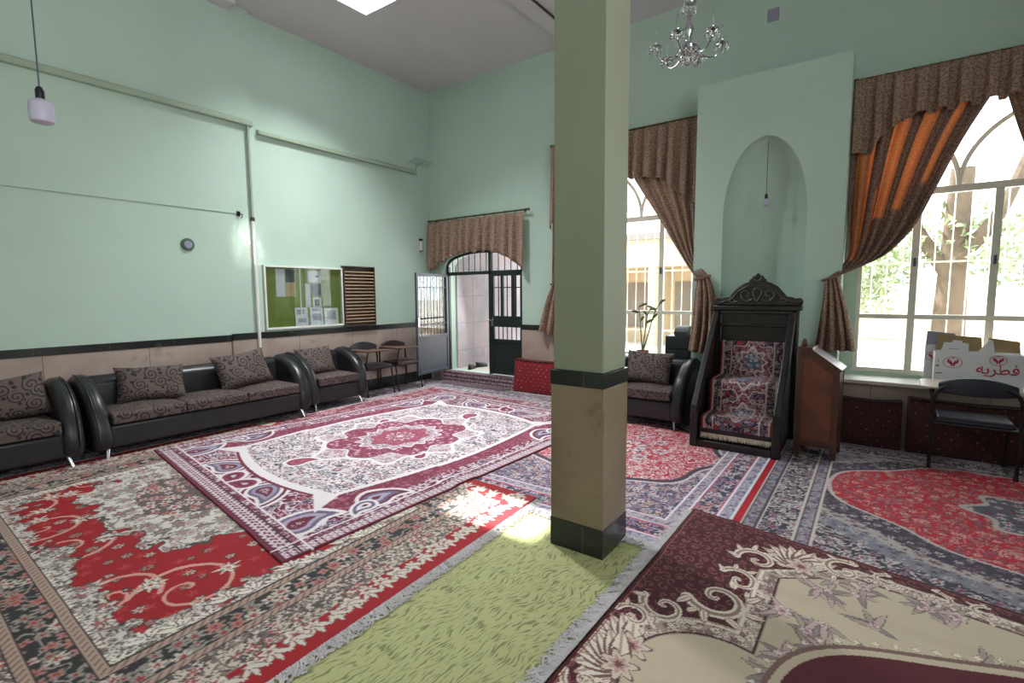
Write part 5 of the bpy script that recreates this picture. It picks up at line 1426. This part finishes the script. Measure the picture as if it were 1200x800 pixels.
def paper(label, y0, y1, z0, z1, pic=None, lean=0.0, off=0.0, m2='photo'):
    r = thing('paper_notice', label, 'paper', (xb + .0135 + off, (y0 + y1) / 2, z0), group='papers in the notice board')
    bm = new_bm(); x = xb + .0135 + off
    add_prism(bm, [(x + lean, z0), (x + lean + .0015, z0), (x + .0015, z1), (x, z1)], 1, y0, y1)
    obj('sheet', bm, 'paper', r, world=True)
    if pic:
        for (a, b, c, d) in pic:
            sl = lambda z: x + lean * (z1 - z) / (z1 - z0) + .0017
            bm = new_bm(); bm.faces.new([bm.verts.new(p) for p in ((sl(c), a, c), (sl(c), b, c), (sl(d), b, d), (sl(d), a, d))])
            obj('picture', bm, m2, r, world=True)
    return r
paper('tall blank white sheet pinned near the hinge end of the green felt', 3.76, 3.895, 1.58, 1.97)
paper('dark printed picture pinned above the tan one on the green felt', 3.90, 4.055, 1.78, 1.975, [(3.903, 4.052, 1.783, 1.972)])
paper('tan picture with a dark pointed shape, pinned below the dark picture', 3.905, 4.05, 1.585, 1.775, [(3.908, 4.047, 1.588, 1.772)], m2='photo_tan')
paper('white sheet with a small dark stamp pinned near the top of the board', 4.25, 4.47, 1.78, 1.96, [(4.38, 4.43, 1.86, 1.90)])
paper('long white sheet pinned beside the square picture', 4.20, 4.285, 1.42, 1.77)
paper('square dark picture pinned in the middle of the board', 4.30, 4.475, 1.59, 1.775, [(4.305, 4.47, 1.595, 1.77)])
paper('small white sheet with a dark figure below the square picture', 4.32, 4.46, 1.425, 1.565, [(4.35, 4.43, 1.44, 1.54)])
paper('grey flyer leaning in the bottom of the board on the felt side', 4.02, 4.22, 1.152, 1.42, [(4.05, 4.17, 1.32, 1.39), (4.06, 4.19, 1.2, 1.26)], .018, .004, 'flyer_print')
paper('white flyer leaning in the bottom middle of the board', 4.26, 4.47, 1.152, 1.42, [(4.30, 4.43, 1.36, 1.40), (4.29, 4.44, 1.22, 1.32)], .018, .004, 'flyer_print')
paper('white flyer leaning in the bottom of the board next to the slat rack', 4.50, 4.74, 1.152, 1.40, [(4.54, 4.70, 1.22, 1.36)], .018, .004, 'flyer_print')
rk = thing('prayer_stone_rack', 'brown wall rack with rows of thin pale shelves beside the notice board', 'rack', (XL, 5.13, 1.1))
obj('back_board', boxes(((xb, 4.85, 1.11), (xb + .01, 5.43, 2.04))), 'brown_wood', rk, world=True)
obj('frame', boxes(((xb, 4.835, 1.10), (xb + .075, 4.855, 2.055)), ((xb, 5.42, 1.10), (xb + .075, 5.44, 2.055)), ((xb, 4.855, 2.035), (xb + .075, 5.42, 2.055)), ((xb, 4.855, 1.10), (xb + .075, 5.42, 1.12))), 'brown_wood', rk, world=True, bevel=.003)
for k in range(16):
    z = 1.155 + k * .0535
    obj('shelf', boxes(((xb + .01, 4.855, z), (xb + .062, 5.42, z + .007)), ((xb + .062, 4.855, z - .002), (xb + .068, 5.42, z + .016))), 'pale_slat', rk, world=True)
c1 = obj('conduit', boxes(((XN, YB + .02, 3.80), (XN + .07, 3.50, 3.865)), ((XN, YB + .02, 3.865), (XN + .02, 3.50, 3.885))), 'pipe', bevel=.012); tag(c1, 'painted cable conduit along the near stretch of the side wall, ending at the pilaster', 'conduit')
c2 = obj('conduit', boxes(((XL, 3.60, 3.745), (XL + .065, 6.47, 3.80)), ((XL, 3.60, 3.80), (XL + .02, 6.47, 3.82))), 'pipe', bevel=.012); tag(c2, 'painted cable conduit running from the pilaster to the far corner', 'conduit')
pp = thing('wall_pipe', 'thin painted pipe dropping from the conduit to behind the sofa', 'pipe', (XN + .03, 3.44, .2))
bm = new_bm(); add_tube(bm, [(XN + .032, 3.44, 3.80), (XN + .032, 3.44, 2.60)], .018, 8); obj('upper_pipe', bm, 'pipe', pp, world=True, smooth=True)
bm = new_bm(); add_tube(bm, [(XN + .032, 3.44, 2.60), (XN + .042, 3.44, .48), (XN + .042, 3.44, .2)], .022, 8); obj('lower_pipe', bm, 'white', pp, world=True, smooth=True)
bm = new_bm(); add_tube(bm, [(XN + .032, 3.44, 2.58), (XN + .032, 3.44, 2.63)], .028, 8); add_box(bm, (XN, 3.425, 2.59), (XN + .03, 3.455, 2.62)); obj('clamp', bm, 'gate', pp, world=True)
wr_ = thing('wall_wire', 'thin wire strung along the side wall to a small black hook', 'wire', (XN, 2.2, 2.66))
bm = new_bm(); add_tube(bm, [(XN + .006, YB + .1, 2.655), (XN + .006, 3.26, 2.66)], .004, 5); obj('wire', bm, 'pipe', wr_, world=True)
bm = new_bm(); add_box(bm, (XN, 3.25, 2.63), (XN + .02, 3.29, 2.69)); add_tube(bm, [(XN + .01, 3.27, 2.66), (XN + .06, 3.30, 2.65), (XN + .06, 3.28, 2.60)], .006, 6); obj('hook', bm, 'black', wr_, world=True)
rc = thing('wall_plug_plate', 'small round grey-green cover plate on the side wall above the sofa', 'plate', (XN, 2.65, 2.22), rot=(0, PI / 2, 0))
bm = new_bm(); add_lathe(bm, [(.075, 0), (.075, .012), (.066, .02), (0, .02)], (0, 0, .001), 28); obj('rim', bm, 'plastic_green', rc, smooth=True)
bm = new_bm(); add_lathe(bm, [(.045, .0205), (.045, .026), (0, .027)], (0, 0, .001), 24); obj('centre', bm, 'lilac', rc, smooth=True)
wl = thing('wall_lamp', 'slim white tube lamp with a black holder beside the gate valance', 'lamp', (XL, 6.55, 2.5))
obj('tube', boxes(((XL + .02, 6.53, 2.40), (XL + .05, 6.565, 2.58))), 'white', wl, world=True, bevel=.008)
obj('holder', boxes(((XL, 6.525, 2.575), (XL + .055, 6.57, 2.615)), ((XL, 6.53, 2.385), (XL + .045, 6.565, 2.40))), 'black', wl, world=True)
an = thing('wire_antenna', 'small pronged wire antenna high in the far corner', 'antenna', (XL + .1, 6.55, 3.9))
bm = new_bm()
add_tube(bm, [(XL, 6.50, 3.90), (XL + .20, 6.50, 3.95)], .006, 6)
for k in range(5):
    x = XL + .03 + k * .045
    add_tube(bm, [(x, 6.28, 3.93 + k * .012), (x, 6.74, 3.93 + k * .012)], .0045, 5)
obj('prongs', bm, 'chrome', an, world=True)
bm = new_bm(); add_tube(bm, [(XL, 6.48, 3.82), (XL + .03, 6.50, 3.92)], .008, 6); obj('stay', bm, 'chrome', an, world=True)
obj_vent = obj('wall_plate', boxes(((-1.20, YW - .012, 4.76), (-1.08, YW, 4.90))), 'lilac', bevel=.004); tag(obj_vent, 'square lilac blank plate high on the wall above the niche', 'plate')

# ------------------------------------------------------------------ hanging lamps
def bulb(label, x, y, zb2, ztop, r, kind):
    t = thing('pendant_bulb', label, 'lamp', (x, y, zb2), group='bare bulbs on cords')
    if kind == 'drum': prof = [(0, 0), (.7 * r, .03 * r), (.93 * r, .15 * r), (r, .4 * r), (r, 1.75 * r), (.92 * r, 2.05 * r), (.5 * r, 2.3 * r), (.33 * r, 2.4 * r), (.33 * r, 2.5 * r)]
    else: prof = [(0, 0), (.6 * r, .12 * r), (.95 * r, .6 * r), (r, 1.0 * r), (.85 * r, 1.6 * r), (.5 * r, 2.3 * r), (.42 * r, 2.6 * r)]
    bm = new_bm(); add_lathe(bm, prof, (0, 0, 0), 24); obj('bulb', bm, 'bulb', t, smooth=True)
    h = prof[-1][1]; q = .36 * r if kind == 'drum' else .45 * r
    bm = new_bm(); add_lathe(bm, [(q, h - .01), (q * 1.05, h + .035), (q * .7, h + .05), (.006, h + .055)], (0, 0, 0), 14); obj('socket', bm, 'black', t, smooth=True)
    bm = new_bm(); add_tube(bm, [(0, 0, h + .05), (0, 0, ztop - zb2)], .0035, 6); obj('cord', bm, 'gate_grey', t)
    return t
bulb('large white drum-shaped bulb on a long cord near the side wall', -3.43, .72, 2.465, ZC, .05, 'drum')
bulb('small bare bulb hanging inside the arched niche', -1.09, 6.52, 2.585, 3.34, .036, 'pear')
ch = thing('chandelier', 'silver and crystal chandelier with candle arms hanging near the column', 'chandelier', (-1.47, 4.72, 3.72), rotz=.5)
bm = new_bm(); add_lathe(bm, [(0, -.06), (.02, -.05), (.035, -.02), (.05, .0), (.085, .02), (.09, .05), (.06, .07), (.03, .09), (.022, .15), (.04, .18), (.045, .22), (.02, .26), (.016, .36), (.03, .39), (.055, .41), (.06, .43), (.03, .45), (.012, .47), (0, .48)], (0, 0, 0), 18)
obj('stem', bm, 'chrome', ch, smooth=True)
bm = new_bm()
for k in range(26):
    z = .48 + k * .042
    pts = [(.012 * math.cos(a) * (k % 2), .012 * math.cos(a) * (1 - k % 2), z + .024 + .026 * math.sin(a)) for a in [2 * PI * q / 8 for q in range(9)]]
    add_tube(bm, pts, .0035, 4, cap=False)
obj('chain', bm, 'chrome', ch, smooth=True)
def drop(bm, x, y, z, s):
    add_lathe(bm, [(0, -s), (s * .3, -s * .62), (s * .34, -s * .45), (s * .12, 0), (0, .006)], (x, y, z), 6)
    add_lathe(bm, [(0, .006), (s * .12, .006 + s * .12), (0, .006 + s * .24)], (x, y, z), 6)
for k in range(6):
    a = k * PI / 3; ca, sa = math.cos(a), math.sin(a)
    bm = new_bm(); add_tube(bm, catmull([(.05 * ca, .05 * sa, .03), (.13 * ca, .13 * sa, -.03), (.22 * ca, .22 * sa, -.035), (.28 * ca, .28 * sa, .02), (.285 * ca, .285 * sa, .06)], 6), .009, 7)
    arm = obj('arm', bm, 'chrome', ch, smooth=True)
    cx2, cy2 = .285 * ca, .285 * sa
    bm = new_bm(); add_lathe(bm, [(.008, .05), (.05, .065), (.055, .075), (.02, .072), (.016, .09), (.02, .10), (0, .10)], (cx2, cy2, 0), 14); obj('candle_cup', bm, 'chrome', arm, smooth=True)
    bm = new_bm(); add_lathe(bm, [(.012, .10), (.013, .16), (.011, .165), (.016, .18), (.012, .205), (0, .225)], (cx2, cy2, 0), 12); obj('candle_bulb', bm, 'crystal', arm, smooth=True)
    bm = new_bm()
    for q in range(6): drop(bm, cx2 + .05 * math.cos(q * PI / 3), cy2 + .05 * math.sin(q * PI / 3), .055, .045)
    obj('crystal_drops', bm, 'crystal', arm)
    for z, rr in ((.40, .058), (.03, .10), (-.02, .055)):
        bm = new_bm()
        for q in (0, .5): drop(bm, rr * math.cos(a + q), rr * math.sin(a + q), z - .01, .055)
        obj('pendant_crystal', bm, 'crystal', ch)

# ------------------------------------------------------------------ a pair of shoes outside the gate
def shoe(label, x, y, a):
    t = thing('shoe', label, 'shoe', (x, y, DZ0 - .011), a, 'black shoes outside the gate')
    bm = new_bm(); rows = []
    for k in range(11):
        u = k / 10; yy = -.14 + .28 * u; w = .034 + .014 * math.sin(PI * min(1, u * 1.15)) - (.02 if k in (0, 10) else 0); h = .095 - .055 * u ** 1.3
        rows.append([(w * math.cos(q) * 1.0, yy, .015 + max(0, h * math.sin(q))) for q in [PI * m / 8 for m in range(9)]])
    V = add_strip(bm, rows); bm.faces.new(V[0]); bm.faces.new(V[-1][::-1]); obj('upper', bm, 'shoe', t, smooth=True)
    bm = new_bm(); add_prism(bm, [(-.03, -.14), (.03, -.14), (.036, -.05), (.05, .06), (.035, .13), (0, .15), (-.035, .13), (-.05, .06), (-.036, -.05)], 2, 0, .018); obj('sole', bm, 'black', t)
    return t
shoe('black shoe outside the gate, the one beside the jamb', -6.18, 7.18, .35)
shoe('black shoe outside the gate, the one farther along the passage wall', -6.20, 7.50, -.2)

# striped runner climbing the step at the gate
def weave_step():
    w = Weave(1.62, .62, .012); S, T = w.S, w.T; al = np.ones(S.shape, bool)
    w.fill(al, (70, 44, 56)); b = ((T / .075) % 1) < .42; w.fill(b, (126, 112, 118)); w.floral(b, .05, 95, [(180, 168, 168)], (60, 40, 50), (120, 40, 56), None)
    w.floral(~b, .05, 96, [(120, 50, 66), (96, 84, 96)], None, (150, 130, 132), None); return w
wst = weave_step()
spath = [(6.42, .0225), (6.65, .0225), (6.672, .04), (6.678, .165), (6.69, .188), (6.84, .190)]
sl_ = [0.0]
for a, b in zip(spath, spath[1:]): sl_.append(sl_[-1] + math.hypot(a[0] - b[0], a[1] - b[1]))
ts = wst.T / wst.L * sl_[-1]
tag(sheet_mesh('door_mat', wst, -6.44 + wst.S, np.interp(ts, sl_, [p[0] for p in spath]), np.interp(ts, sl_, [p[1] for p in spath]), skirt=None), 'dark striped carpet mat folded over the step at the gate', 'mat')
